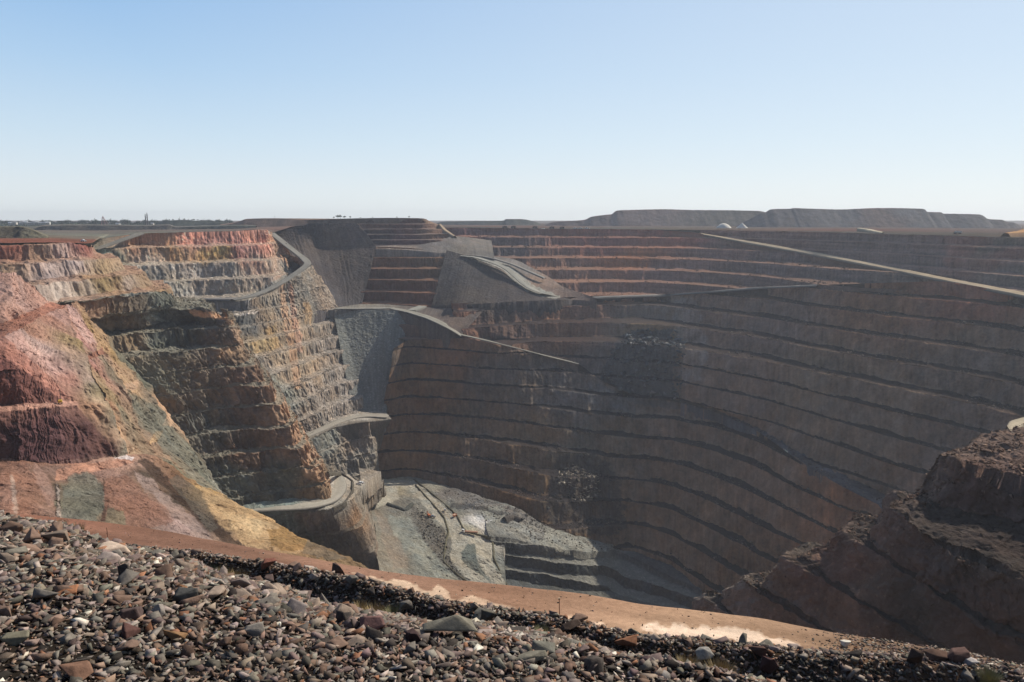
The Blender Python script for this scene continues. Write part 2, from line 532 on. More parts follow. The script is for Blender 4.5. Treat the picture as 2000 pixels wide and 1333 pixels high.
panel("far_wall", tint=(1.34, 1.2, 1.08), rows=[
    [(768, 682, -168), (800, 664, -163), (850, 663, -161), (905, 661, -159), (950, 669, -163), (1010, 681, -174), (1075, 698, -187), (1130, 712, -196), (1180, 747, -214), (1240, 772, -226), (1312, 784, -231), (1400, 808, -236), (1475, 840, -240), (1560, 900, -247), (1640, 948, -253), (1720, 988, -258), (1850, 1045, -262), (2000, 1100, -265), (2250, 1180, -268)],
    [(748, 803, -243), (800, 800, -246), (870, 806, -250), (910, 809, -252), (950, 812, -254), (1010, 820, -257), (1075, 836, -263), (1130, 855, -272), (1180, 885, -285), (1240, 920, -300), (1312, 950, -309), (1400, 985, -309), (1475, 1022, -309), (1560, 1062, -309), (1640, 1100, -309), (1720, 1135, -309), (1850, 1190, -309), (2000, 1245, -309), (2250, 1310, -309)],
    [(705, 938, -318), (800, 930, -319), (870, 948, -322), (910, 960, -324), (950, 973, -326), (1010, 993, -330), (1060, 1025, -340), (1120, 1045, -350), (1180, 1062, -362), (1240, 1077, -372), (1312, 1105, -372), (1400, 1165, -372), (1475, 1215, -372), (1560, 1262, -372), (1640, 1300, -372), (1720, 1340, -372), (1850, 1400, -372), (2000, 1460, -372), (2250, 1530, -372)],
], du=0.95, dv=0.8, bat=52, block=3.0, H=20, zref=-169, zoff=[18, 17, 16, 14, 12, 9, 6, 3, 1] + [0] * 10, a=0.58, cols=D3C + [(1300, 850, "7c6c5e"), (1500, 960, "84705f"), (1400, 1050, "80705f"), (1320, 930, "7a6a5a"), (1450, 1100, "76624f"), (1640, 1020, "86664f"), (1700, 1080, "80705f")],
    berm="2a292c", bermk=0.9, patches=[([(1085, 890), (1150, 885), (1185, 905), (1215, 960), (1228, 1040), (1180, 1055), (1110, 1035), (1065, 1015), (1072, 950)], "4c4a48", 8, 0.75), ([(1200, 770), (1330, 785), (1340, 800), (1250, 790)], "55575a", 5, 0.6), ([(1125, 740), (1250, 775), (1240, 810), (1150, 790)], "6c6e6e", 8, 0.6)], seed=10, big=6, med=2.0, flute=1.2, var=0.42, label="dark shaded benches of the far pit wall above the floor")  # berms darkened beyond their debris tone, as painted ledge shade
panel("far_step", tint=(1.34, 1.2, 1.08), rows=[
    [(760, 606, -130), (800, 612, -132), (840, 623, -136), (870, 638, -144.5), (906, 655, -156)],
    [(764, 662, -165), (800, 663, -164), (850, 662, -162), (880, 661, -160), (908, 660, -160)],
], du=1.2, dv=1.0, H=17, zref=-130, a=0.7, cols=[(780, 640, "5f5550"), (860, 645, "66564e")], berm="8a7a6c", seed=11, apron=0, label="dark rock step below the haul road fork")
# ---- centre distance
panel("talus_far", [
    [(505, 453, N, 1262), (580, 446, N, 1262), (605, 437, N, 1262), (650, 437, N, 1270), (698, 436, N, 1275)],
    [(530, 486, N, 1195), (592, 484, N, 1220), (620, 484, N, 1240), (660, 483, N, 1245), (735, 482, N, 1245)],
    [(560, 622, -131), (630, 606, -129), (655, 600, -128), (680, 596, -128), (708, 593, -128)],
], du=1.2, dv=1.2, cols=[(610, 445, "4a4442"), (650, 465, "665a50"), (680, 460, "6c605a"), (640, 540, "524b48"), (690, 560, "4f4946"), (670, 500, "5a514a"), (670, 590, "565150")], big=3, med=1.5, fine=0.8, seed=12, mat=M_FAR, vspeck=0.6, gully=1.3, streak=0.22,
    objname="spoil_slope", label="smooth dark grey talus slope below the flat topped mesa", cat="talus slope")
panel("mesa_face", tint=0.85, rows=[
    [(600, 430, N, 1370), (690, 427, N, 1360), (760, 426, N, 1350), (825, 427, N, 1350), (838, 432, N, 1355), (860, 442, N, 1370)],
    [(600, 470, N, 1290), (700, 482, N, 1262), (760, 482, N, 1262), (820, 477, N, 1275), (850, 471, N, 1290), (890, 463, N, 1330)],
], du=1.2, dv=0.9, H=9, zref=2, a=0.5, cols=[(720, 440, "8a6a5c"), (800, 440, "7c5c54"), (740, 470, "55484a"), (800, 465, "75585a"), (840, 450, "80685a"), (700, 450, "55504f")], berm="8a7a70", bermk=0.6, seed=13, strata=0.3,
    objname="terrain", label="purple brown stepped face of the flat topped mesa", cat="hillside")
panel("mesa_top", [
    [(560, 428, N, 1700), (690, 427.5, N, 1700), (760, 427, N, 1700), (825, 427.5, N, 1700), (838, 432, N, 1700), (860, 440, N, 1700)],
    [(600, 430, N, 1368), (690, 427, N, 1358), (760, 426, N, 1348), (825, 427, N, 1348), (838, 432, N, 1353), (860, 442, N, 1368)],
], du=5, dv=5, cols=[(720, 427, "8a7464")], big=0, med=0.8, fine=0.3, seed=14, objname="terrain", label="flat scrubby top of the mesa", cat="hilltop")
panel("red_benches", tint=0.85, rows=[
    [(720, 484, N, 1245), (760, 483, N, 1250), (800, 485, N, 1255), (842, 489, N, 1260), (900, 494, N, 1275)],
    [(700, 594, -128), (740, 594, -128), (790, 595, -127), (846, 597, -126), (870, 597, -125)],
], du=1.1, dv=0.9, H=16.5, zref=-45, a=0.62, cols=[(720, 540, "6a4a40"), (760, 500, "86604a"), (800, 530, "7c5a4a"), (840, 510, "735a46"), (800, 580, "7c5445"), (740, 570, "6c4c42")], berm="8a6c58", bermk=0.6, seed=15, big=4, flute=1.6, block=2.0,
    label="red brown benches with pale berms in the far corner of the pit")
panel("mid_flat_back", [
    [(700, 484, N, 1262), (760, 480, N, 1265), (820, 478, N, 1280), (850, 472, N, 1295), (890, 462, N, 1340), (960, 470, N, 1420)],
    [(715, 487, N, 1240), (760, 487, N, 1245), (800, 489, N, 1250), (842, 493, N, 1250), (900, 498, N, 1262), (965, 503, N, 1250)],
], du=2, dv=1.5, cols=[(860, 480, "77706a"), (760, 484, "8a7c70"), (900, 490, "746e66")], big=1, med=1.5, fine=0.6, seed=16, objname="terrain", label="grey gravel bench at the foot of the mesa", cat="ground")
panel("talus_mid", [
    [(872, 489, N, 1262), (925, 504, N, 1225), (982, 528, N, 1180), (1022, 561, N, 1140), (1062, 577, N, 1128), (1120, 584, -121)],
    [(843, 598, -127), (900, 596, -121), (975, 591, -119), (1040, 588, -119), (1085, 586, -119), (1122, 585, -121)],
], du=1.2, dv=1.1, cols=[(880, 520, "55504c"), (930, 540, "504b48"), (900, 580, "585049"), (1000, 570, "544e4b")], patches=[([(897, 499), (935, 499), (985, 515), (1003, 525), (1022, 541), (1042, 558), (1077, 572), (1095, 579), (1092, 584), (1080, 583), (1050, 577), (1016, 563), (1002, 549), (988, 533), (975, 524), (930, 507)], "98958a", 2, 0.9)], big=3, med=1.3, fine=0.9, seed=17, vspeck=0.8, gully=1.3, streak=0.22, objname="spoil_slope", label="dark grey talus slope below the curving haul road", cat="talus slope")
panel("mid_shoulder", [
    [(925, 497, N, 1310), (1000, 506, N, 1290), (1040, 524, N, 1270), (1075, 543, N, 1225), (1100, 560, N, 1195), (1165, 583, -118)],
    [(925, 508, N, 1215), (982, 531, N, 1170), (1022, 564, N, 1135), (1062, 579, N, 1122), (1100, 585, -121), (1165, 588, -122)],
], du=1.2, dv=1.2, cols=[(1000, 520, "7c7670"), (1060, 550, "8a7668"), (1090, 570, "7a6a60")], patches=[([(897, 499), (935, 499), (985, 515), (1003, 525), (1022, 541), (1042, 558), (1077, 572), (1095, 579), (1092, 584), (1080, 583), (1050, 577), (1016, 563), (1002, 549), (988, 533), (975, 524), (930, 507)], "98958a", 2, 0.9)], big=2, med=2, fine=0.8, seed=18, objname="terrain", label="rough shoulder beside the curving haul road", cat="ground")
panel("mid_flat", [
    [(640, 598, -128), (700, 592, -128), (760, 593, -128), (846, 595, -127), (900, 594, -121), (960, 590, -119)],
    [(640, 606, -130), (700, 605, -130), (762, 606, -130), (830, 624, -136.5), (872, 642, -146), (900, 656, -157)],
], du=1.5, dv=1.5, cols=[(700, 600, "80796e"), (840, 610, "6c625a"), (880, 620, "6c6058")], big=0, med=1.0, fine=0.5, seed=19, objname="terrain", label="grey flat bench where the far haul roads meet", cat="ground")
panel("talus_corner", [
    [(650, 604, -130), (668, 604, -130), (700, 605, -130), (735, 606, -130), (766, 607, -130), (800, 609, -131)],
    [(690, 810, -243), (712, 806, -243), (728, 805, -243), (740, 805, -243), (752, 805, -243), (772, 760, -224)],
], du=1.0, dv=1.0, cols=[(700, 640, "85857c"), (740, 700, "82827a"), (720, 780, "807f78")], big=1.5, med=1.0, fine=0.8, seed=20, vspeck=0.7, gully=0.8, streak=0.25, var=0.12, objname="spoil_slope", label="sunlit grey rill talus slope in the corner of the pit", cat="talus slope")
panel("talus_foot", [
    [(585, 858, -240), (650, 822, -240), (700, 806, -241), (752, 804, -243)],
    [(590, 862, -241), (650, 836, -241), (700, 826, -241), (765, 819, -244)],
    [(590, 902, -262), (655, 870, -262), (715, 850, -258), (752, 838, -256)],
], du=1.0, dv=1.0, cols=[(700, 815, "a39a8c"), (720, 840, "6a6258")], big=1, med=1, fine=0.5, seed=22, objname="terrain", label="narrow bench at the foot of the grey talus slope", cat="ground")
# ---- west side, far to near
C2C = [(215, 500, "868a78"), (250, 530, "a09a80"), (300, 520, "a39484"), (290, 465, "aa7a5c"), (350, 480, "ac845c"), (400, 470, "a4726a"), (460, 465, "ae7c70"), (510, 470, "c78570"), (470, 490, "986a62"), (420, 490, "a88650"),
       (400, 520, "97897c"), (340, 550, "8f8a80"), (450, 530, "8f8478"), (520, 500, "9a8674"), (560, 520, "8a7e70"), (480, 560, "9a8a78"), (300, 570, "7c7a70"), (545, 490, "b08a6c"), (380, 460, "c0806a")]
panel("west_wall_far", tint=1.18, desat=0.12, rows=[
    [(150, 468, N, 940), (200, 466, N, 960), (270, 457, N, 1000), (330, 455, N, 1020), (400, 453, N, 1060), (450, 452, N, 1090), (500, 449, N, 1130), (520, 450, N, 1150), (533, 455, N, 1175)],
    [(150, 605, -100), (200, 602, -100), (280, 594, -100), (345, 588, -100), (402, 584, -100), (475, 579, -98), (535, 554, -86), (578, 522, -73), (600, 508, -60)],
], du=1.0, dv=0.9, H=21, zref=-36, a=0.66, cols=C2C, berm="8f8270", bermk=0.5, seed=24, patches=[([(522, 452), (540, 456), (566, 474), (592, 496), (610, 513), (607, 522), (588, 534), (562, 550), (530, 566), (490, 586), (460, 590), (455, 582), (490, 573), (530, 553), (560, 535), (585, 518), (592, 512), (580, 500), (560, 480), (535, 465)], "87837a", 2, 0.9)], med=3.0, fine=1.5, flute=1.1, block=1.6, vspeck=1.5, warp=34, var=0.5, label="sunlit wall of green and red oxidised rock on the far left of the pit")
C5C = [(500, 610, "80705f"), (560, 600, "8c8070"), (550, 640, "948068"), (570, 690, "98846c"), (600, 600, "7a7266"), (640, 600, "8a7a6a"), (590, 720, "947f68"), (480, 640, "625f5a"), (480, 700, "7c7a70"), (530, 700, "8a7e70"),
       (650, 680, "86796c"), (680, 740, "8a7e72"), (640, 770, "84786c"), (560, 780, "7c7f76"), (600, 820, "84786c"), (690, 790, "8f8478"), (520, 670, "9a8460"), (575, 640, "94806a")]
panel("west_wall_mid", tint=1.22, desat=0.1, rows=[
    [(400, 592, -102), (480, 587, -100), (542, 562, -90), (588, 533, -73), (609, 518, -66), ('b', 60, -6)],
    [(380, 676, -140), (457, 662, -140), (560, 641, -140), (620, 615, -134), (662, 602, -130), ('b', 60, -5)],
    [(470, 790, -190), (540, 760, -190), (592, 740, -190), (645, 712, -188), (692, 690, -185), ('b', 60, -5)],
    [(520, 885, -240), (590, 851, -240), (628, 838, -240), (660, 820, -240), (714, 809, -240), ('b', 50, -3)],
], du=0.9, dv=0.85, H=16, zref=-98, a=0.64, cols=C5C, berm="8a7f72", bermk=0.45, seed=25, patches=[([(522, 452), (540, 456), (566, 474), (592, 496), (610, 513), (607, 522), (588, 534), (562, 550), (530, 566), (490, 586), (460, 590), (455, 582), (490, 573), (530, 553), (560, 535), (585, 518), (592, 512), (580, 500), (560, 480), (535, 465)], "87837a", 2, 0.9), ([(545, 555), (556, 552), (562, 600), (572, 640), (580, 690), (590, 760), (575, 762), (566, 700), (556, 640), (548, 600)], "b08a6a", 3, 0.8), ([(562, 555), (570, 553), (578, 610), (590, 660), (592, 690), (582, 690), (570, 630)], "a87f66", 3, 0.8), ([(590, 590), (610, 600), (608, 640), (592, 630)], "a08058", 5, 0.6), ([(515, 640), (540, 635), (545, 680), (525, 690)], "a08458", 5, 0.6), ([(450, 612), (505, 605), (500, 640), (455, 652)], "50524f", 4, 0.6), ([(350, 588), (480, 585), (505, 600), (440, 616), (372, 606)], "6f6862", 4, 0.85), ([(448, 614), (478, 610), (476, 617), (450, 619)], "c8bcae", 1.5, 0.9), ([(478, 608), (506, 606), (498, 613), (480, 615)], "cdb8a4", 1.5, 0.9)], med=3.0, fine=1.6, flute=1.3, block=2.0, vspeck=1.2, var=0.48, warp=22, label="sunlit grey and orange wall of narrow benches on the left of the pit")
panel("west_wall_low", tint=1.15, rows=[
    [(560, 876, -243), (610, 857, -242), (655, 836, -242), (690, 826, -242), (722, 825, -242), ('b', 40, 0)],
    [(590, 975, -300), (650, 952, -304), (690, 947, -308), (722, 950, -314), (743, 938, -318), ('b', 40, 0)],
], du=0.8, dv=0.8, H=19, zref=-242, a=0.66, cols=[(640, 860, "7c7c74"), (690, 850, "8a7a6a"), (720, 900, "807a70"), (660, 910, "8a8072"), (620, 880, "74736c")], berm="948a7c", bermk=0.5, seed=26, med=3.0, fine=1.2, flute=2.0, block=1.5, vspeck=0.7, var=0.38, label="sunlit lower benches falling to the pit floor on the left")
C1C = [(20, 480, "9a5a48"), (150, 478, "945548"), (60, 488, "ab8a6a"), (130, 490, "a88c82"), (20, 515, "ab8c70"), (80, 510, "b89e92"), (140, 515, "b09a92"), (110, 530, "94807a"), (50, 540, "a88c74"), (170, 510, "b0967e"), (205, 520, "a58860"),
       (230, 545, "a08258"), (190, 550, "9c8050"), (270, 555, "b09886"), (140, 560, "bba898"), (90, 570, "b49c8c"), (290, 560, "987850"), (30, 575, "b09070")]
panel("west_spur_top", desat=0.22, wd=5.0, rows=[
    [(-250, 472, N, 600), (0, 475, N, 640), (90, 474, N, 660), (140, 475, N, 680), (177, 476, N, 705), ('b', 90)],
    [(-250, 590, -58), (20, 588, -58), (110, 582, -60), (215, 575, -63), (332, 568, -67), ('b', 90)],
], du=0.7, dv=0.6, H=14.5, zref=-21, a=0.72, cols=C1C, berm="a87a5c", bermk=0.5, seed=27, big=3, med=2.2, fine=0.7, flute=0.6, gully=1.2, apron=0, var=0.28, warp=16, streak=0.25, label="pink and ochre oxidised wall at the top of the left spur")
C4C = [(150, 590, "8a6a52"), (260, 600, "665a4c"), (330, 590, "54544a"), (400, 630, "525048"), (440, 650, "5c5044"), (250, 660, "78664f"), (330, 660, "585a50"), (460, 680, "7c6650"), (420, 720, "5f5448"), (300, 740, "6c6858"), (380, 760, "625648"),
       (480, 740, "6f5848"), (540, 800, "7c6450"), (480, 800, "5f4f44"), (400, 830, "5a564c"), (500, 880, "664f3e"), (590, 870, "7a5f4c"), (450, 940, "5a5c54"), (560, 930, "56564e"), (630, 930, "80684f")]
panel("west_spur", desat=0.15, wd=5.0, rows=[
    [(100, 584, -60), (215, 576, -62), (300, 571, -65), (333, 568, -67), ('b', 90)],
    [(170, 634, -90), (260, 626, -90), (350, 619, -90), (446, 620, -90), ('b', 90)],
    [(225, 700, -115), (300, 691, -115), (380, 683, -115), (466, 671, -115), ('b', 90)],
    [(318, 810, -165), (372, 802, -165), (440, 792, -165), (546, 784, -165), ('b', 90)],
    [(400, 935, -215), (450, 925, -215), (520, 915, -215), (616, 904, -215), ('b', 80)],
    [(430, 995, -240), (500, 980, -240), (565, 970, -240), (642, 955, -240), ('b', 60)],
], du=0.65, dv=0.6, H=17, zref=-65, a=0.62, cols=C4C, berm="6e6a5c", bermk=0.75, seed=28, big=3.5, med=2.4, fine=2.0, flute=3.2, block=2.2, bat=64, var=0.45, warp=14, vspeck=0.6, patches=[([(345, 585), (372, 600), (450, 622), (475, 665), (508, 725), (552, 780), (606, 850), (632, 905), (650, 955), (600, 940), (596, 900), (560, 830), (525, 770), (486, 700), (462, 660), (440, 628)], "a88262", 8, 0.55), ([(366, 604), (385, 606), (442, 618), (446, 624), (380, 620)], "b88a64", 2, 0.8), ([(270, 626), (300, 612), (330, 628)], "77776a", 4, 0.7)], tint=1.5, label="dark benched end of the left spur with an orange sunlit edge")
C3FC = [(20, 560, "b08270"), (40, 590, "b0887a"), (80, 610, "a87a68"), (10, 620, "a87864"), (60, 640, "a07058"), (90, 620, "a06a50"), (30, 700, "a06858"), (80, 680, "c09c90"), (110, 720, "b88f84"), (40, 670, "b88a7c"), (30, 760, "805048"), (70, 760, "885a4c"), (110, 770, "946454"), (0, 720, "8a5248")]
C3EC = [(150, 640, "98705a"), (110, 620, "b08070"), (190, 660, "987c4c"), (140, 690, "a88468"), (130, 740, "a8705c"), (180, 740, "b09080"), (200, 760, "9a7f50"), (210, 720, "80705a"), (250, 760, "c09a70"), (180, 800, "a87a58"), (230, 800, "86765a"), (270, 800, "6c685a"),
        (310, 830, "6e6a5c"), (250, 850, "94785c"), (220, 850, "b08a68"), (330, 870, "706c60"), (380, 900, "74705f"), (330, 920, "7c7860"), (420, 960, "949080"), (400, 940, "7a8070"), (280, 720, "6c6a58"), (330, 800, "b8906c"), (300, 890, "94755a")]
panel("west_slope", desat=0.2, wd=5.0, efade=0.35, rows=[
    [(127, 598, -60.5), (133, 594, -62), (140, 592, -63.5), (150, 591, -65.5)],
    [(165, 692, -82), (175, 676, -84), (184, 655, -87), (192, 634, -90)],
    [(206, 784, -105), (222, 760, -109), (234, 730, -112), (242, 700, -115)],
    [(252, 889, -134), (280, 848, -139), (300, 825, -150), (332, 808, -165)],
    [(330, 932, -147), (355, 912, -160), (382, 918, -185), (415, 934, -215)],
    [(425, 964, -161), (432, 974, -182), (438, 985, -215), (446, 996, -240)],
], du=0.55, dv=0.5, cols=C3EC + C3FC, seed=30, big=2.0, med=2.6, fine=1.0, gully=2.2, var=0.3, warp=5, streak=0.35, vspeck=0.3,
    patches=[([(128, 590), (150, 605), (190, 672), (168, 668), (140, 630)], "c09a90", 3, 0.7), ([(180, 640), (205, 640), (212, 675), (215, 690), (192, 690)], "a8855f", 4, 0.8), ([(100, 752), (108, 730), (125, 712), (160, 700), (200, 680), (205, 690), (165, 708), (138, 722), (125, 745), (118, 770)], "94624c", 2, 0.9),
             ([(160, 700), (185, 720), (235, 785), (225, 790), (185, 760), (158, 712)], "8f7652", 5, 0.7), ([(145, 730), (170, 745), (215, 800), (200, 805), (165, 770)], "80504c", 3, 0.7), ([(160, 800), (205, 810), (235, 840), (205, 850), (180, 830)], "b88a58", 3, 0.8),
             ([(245, 750), (272, 742), (268, 760), (245, 770)], "b89474", 3, 0.95), ([(328, 792), (345, 795), (348, 812), (335, 835), (318, 832), (328, 812)], "c09a76", 3, 0.95), ([(300, 845), (320, 840), (310, 860), (292, 868)], "b08a5c", 2, 0.8),
             ([(240, 800), (300, 880), (330, 935), (290, 905), (255, 860), (225, 800)], "80705a", 6, 0.6), ([(260, 770), (320, 800), (360, 870), (420, 930), (430, 960), (380, 950), (330, 900), (290, 850), (250, 800)], "74705f", 8, 0.7), ([(380, 940), (420, 962), (425, 985), (400, 975), (370, 945)], "98958a", 5, 0.6)], label="steep ochre and grey green slope facing the pit on the left")
panel("west_bank", desat=0.27, wd=5.0, efade=0.35, rows=[
    [(-250, 522, -30), (0, 530, -33), (30, 536, -36), (62, 560, -47), (97, 586, -58)],
    [(-250, 668, -68), (0, 632, -60), (30, 622, -60), (70, 604, -59), (99, 590, -58.5)],
    [(-250, 694, -69), (0, 658, -62), (40, 640, -61.5), (90, 612, -60.8), (128, 596, -60)],
    [(-250, 755, -78), (0, 720, -75.5), (45, 716, -76.5), (95, 702, -79), (165, 692, -82)],
    [(-250, 812, -91), (0, 792, -95), (50, 789, -96), (110, 786, -98.5), (200, 779, -104)],
    [(-250, 828, -91.4), (0, 804, -95.3), (50, 799, -96.3), (112, 795, -98.8), (206, 785, -104.6)],
    [(-250, 905, -118), (0, 895, -118), (60, 902, -121), (135, 897, -124), (252, 889, -134)],
], du=0.5, dv=0.45, cols=C3FC + C3EC + [(20, 800, "b07a62"), (120, 790, "b07f68"), (20, 840, "5a3c3c"), (100, 830, "704a48"), (170, 840, "7c5650"), (150, 870, "75504a"), (60, 870, "6a4646"), (200, 870, "84584a")], big=2.2, med=1.5, fine=0.5, flute=0.8, flw=1.5, gully=1.0, var=0.3, warp=7, streak=0.4, seed=31, patches=[([(-250, 668), (0, 632), (30, 622), (70, 604), (99, 590), (130, 594), (128, 600), (90, 613), (40, 642), (0, 660), (-250, 694)], "a4654a", 1.5, 0.9),
    ([(-250, 812), (0, 792), (50, 788), (150, 783), (155, 792), (105, 796), (50, 800), (0, 805), (-250, 828)], "b8836c", 1, 0.95), ([(0, 680), (25, 690), (60, 720), (120, 775), (120, 786), (0, 792), (-250, 812), (-250, 690)], "6f4038", 3, 0.75),
    ([(0, 805), (150, 793), (190, 840), (235, 890), (120, 900), (60, 900), (0, 850)], "5c383a", 2, 0.6), ([(0, 650), (35, 680), (100, 740), (140, 780), (120, 780), (60, 735), (0, 690)], "b0705a", 3, 0.7)],
    label="pink and maroon graded banks with narrow ramps on the near left", strata=0.05)
C3GC = [(30, 900, "8c6450"), (60, 950, "86604a"), (0, 960, "946c56"), (20, 985, "b08468"), (150, 905, "b07c62"), (220, 905, "c0947c"), (110, 930, "86685a"), (200, 920, "967262"), (150, 960, "80785f"), (180, 990, "7c7860"), (130, 990, "747560"), (230, 980, "8a5f4a"), (260, 950, "8c6a54"),
        (300, 1000, "98705c"), (350, 1020, "b09084"), (250, 1020, "735a46"), (290, 930, "4c4238"), (350, 980, "4c4238"), (420, 1030, "54443a"), (340, 940, "7c5a44"), (440, 985, "a88a5c"), (480, 1010, "b89868"), (540, 1030, "c09858"), (500, 1040, "c09a68"), (580, 1055, "8f6c40"), (620, 1060, "6c5a44"), (640, 1080, "74644c"), (400, 960, "b08a50"), (560, 1020, "b88c4c"),
        (60, 1000, "8f5c40"), (115, 960, "5c4a3c"), (205, 960, "5c4034"), (100, 1000, "b8a090")]
panel("near_bank", desat=0.18, wd=5.0, efade=0.35, rows=[
    [(-250, 905, -118), (0, 895, -118), (60, 902, -121), (125, 897, -124), (205, 890, -130), (250, 886, -134), (300, 896, -138), (360, 928, -149), (426, 964, -161), ('o', 10, 40, -45)],
    [(-250, 960, -117), (0, 945, -121), (60, 945, -124), (115, 930, -127), (200, 922, -130), (270, 904, -134), (310, 928, -141), (372, 970, -150), (500, 1004, -163), ('o', 20, 40, -45)],
    [(-250, 1030, -120), (0, 1020, -126), (60, 1015, -128), (115, 1012, -130), (205, 1012, -134), (290, 1012, -139), (340, 1015, -143), (430, 1035, -152), (612, 1062, -168), ('o', 30, 30, -50)],
    [(-250, 1120, -126), (0, 1110, -130), (60, 1110, -131), (115, 1110, -133), (205, 1110, -137), (290, 1105, -140), (360, 1100, -144), (500, 1095, -152), (668, 1088, -167), ('o', 40, 30, -60)],
    [(-250, 1250, -140), (0, 1240, -145), (60, 1240, -150), (115, 1240, -150), (205, 1240, -152), (290, 1235, -155), (360, 1230, -160), (560, 1200, -170), (790, 1135, -180), ('o', 40, 40, -120)],
], du=0.45, dv=0.4, cols=C3GC, big=2.2, med=1.6, fine=0.5, gully=0.0, strata=0.12, var=0.32, warp=5, streak=0.0, seed=32, patches=[([(0, 842), (45, 895), (115, 1000), (118, 1025), (70, 1040), (0, 1040)], "8f6450", 4, 0.7), ([(0, 920), (20, 935), (35, 1010), (0, 1030)], "a07460", 4, 0.8), ([(25, 925), (36, 990), (34, 1030), (26, 1030), (28, 990), (18, 940)], "b89c8a", 3, 0.7), ([(60, 890), (90, 930), (112, 985), (100, 990), (70, 940)], "a88272", 6, 0.6),
    ([(108, 918), (180, 905), (262, 892), (262, 905), (200, 918), (110, 940)], "bb8468", 2.5, 0.85), ([(215, 892), (240, 887), (262, 895), (258, 899), (232, 896)], "e0cfc8", 1.5, 0.9), ([(122, 950), (135, 934), (165, 928), (190, 936), (204, 948), (200, 970), (206, 990), (190, 1022), (160, 1016), (128, 1022), (118, 1000), (124, 975)], "706e60", 8, 0.8),
    ([(106, 945), (114, 945), (118, 980), (116, 1012), (108, 1008), (110, 975)], "3c3430", 1.5, 0.8), ([(112, 940), (116, 960), (117, 1010), (112, 1010)], "c0ac9c", 2, 0.6), ([(200, 935), (214, 950), (212, 985), (205, 1018), (196, 1018), (205, 980)], "5a4034", 2, 0.9), ([(205, 935), (250, 930), (300, 980), (340, 1020), (260, 1040), (206, 1020)], "8f6450", 4, 0.7),
    ([(255, 920), (275, 925), (330, 965), (400, 1035), (420, 1058), (390, 1055), (340, 1010), (290, 965)], "9c8478", 7, 0.7), ([(210, 990), (240, 1000), (250, 1035), (205, 1030)], "7a7058", 3, 0.8), ([(272, 892), (300, 905), (350, 960), (420, 1020), (480, 1070), (450, 1068), (380, 1010), (320, 950), (270, 905)], "46362c", 4, 0.85),
    ([(345, 925), (400, 962), (412, 1000), (425, 1030), (410, 1040), (370, 990), (330, 940)], "5f564a", 3, 0.7), ([(390, 950), (430, 962), (500, 985), (580, 1020), (640, 1075), (560, 1080), (470, 1060), (430, 1030), (405, 985)], "b08e62", 8, 0.8), ([(430, 995), (480, 1005), (520, 1030), (500, 1050), (445, 1030)], "c4a272", 7, 0.75),
    ([(520, 1035), (560, 1028), (610, 1050), (625, 1070), (560, 1078), (530, 1065)], "94703c", 3, 0.8), ([(600, 1050), (640, 1075), (680, 1092), (640, 1095), (590, 1080)], "6c6050", 3, 0.7), ([(430, 962), (520, 985), (600, 1030), (590, 1030), (500, 993), (440, 972)], "6f5c3c", 1.5, 0.8)], objname="terrain", label="streaked salmon and ochre ground on the near left below the banks", cat="ground")
# ---- switchback bench under the spur and the low face
C6C = [(560, 990, "8a9288"), (640, 985, "a59f92"), (660, 950, "aba294"), (690, 960, "948878"), (600, 1010, "8a7c70"), (640, 1030, "6c6258"), (700, 1020, "94785f"), (680, 1050, "70685c"), (735, 1050, "86786a"), (600, 1050, "64604f"), (560, 1020, "7a8078")]
panel("switchback", [
    [(430, 998, -240), (505, 981, -240), (570, 972, -242), (620, 958, -244), (642, 932, -248), (672, 925, -251), (704, 940, -256), ('o', -10, 40, 0)],
    [(470, 1004, -244), (540, 998, -246), (600, 997, -248), (650, 993, -250), (686, 976, -252), (702, 956, -255), (712, 948, -257), ('o', 10, 40, 0)],
    [(480, 1080, -285), (560, 1072, -292), (620, 1076, -298), (690, 1082, -304), (739, 1078, -310), (733, 1030, -312), (726, 985, -314), ('o', 10, 40, 0)],
], du=0.7, dv=0.7, H=28, zref=-250, a=0.8, skip=(0,), cols=C6C, berm="80786a", seed=34, med=2.6, fine=1.0, flute=2.2, block=1.4, var=0.34, warp=8, vspeck=0.4, label="switchback bench of pale road above a dark rock face")
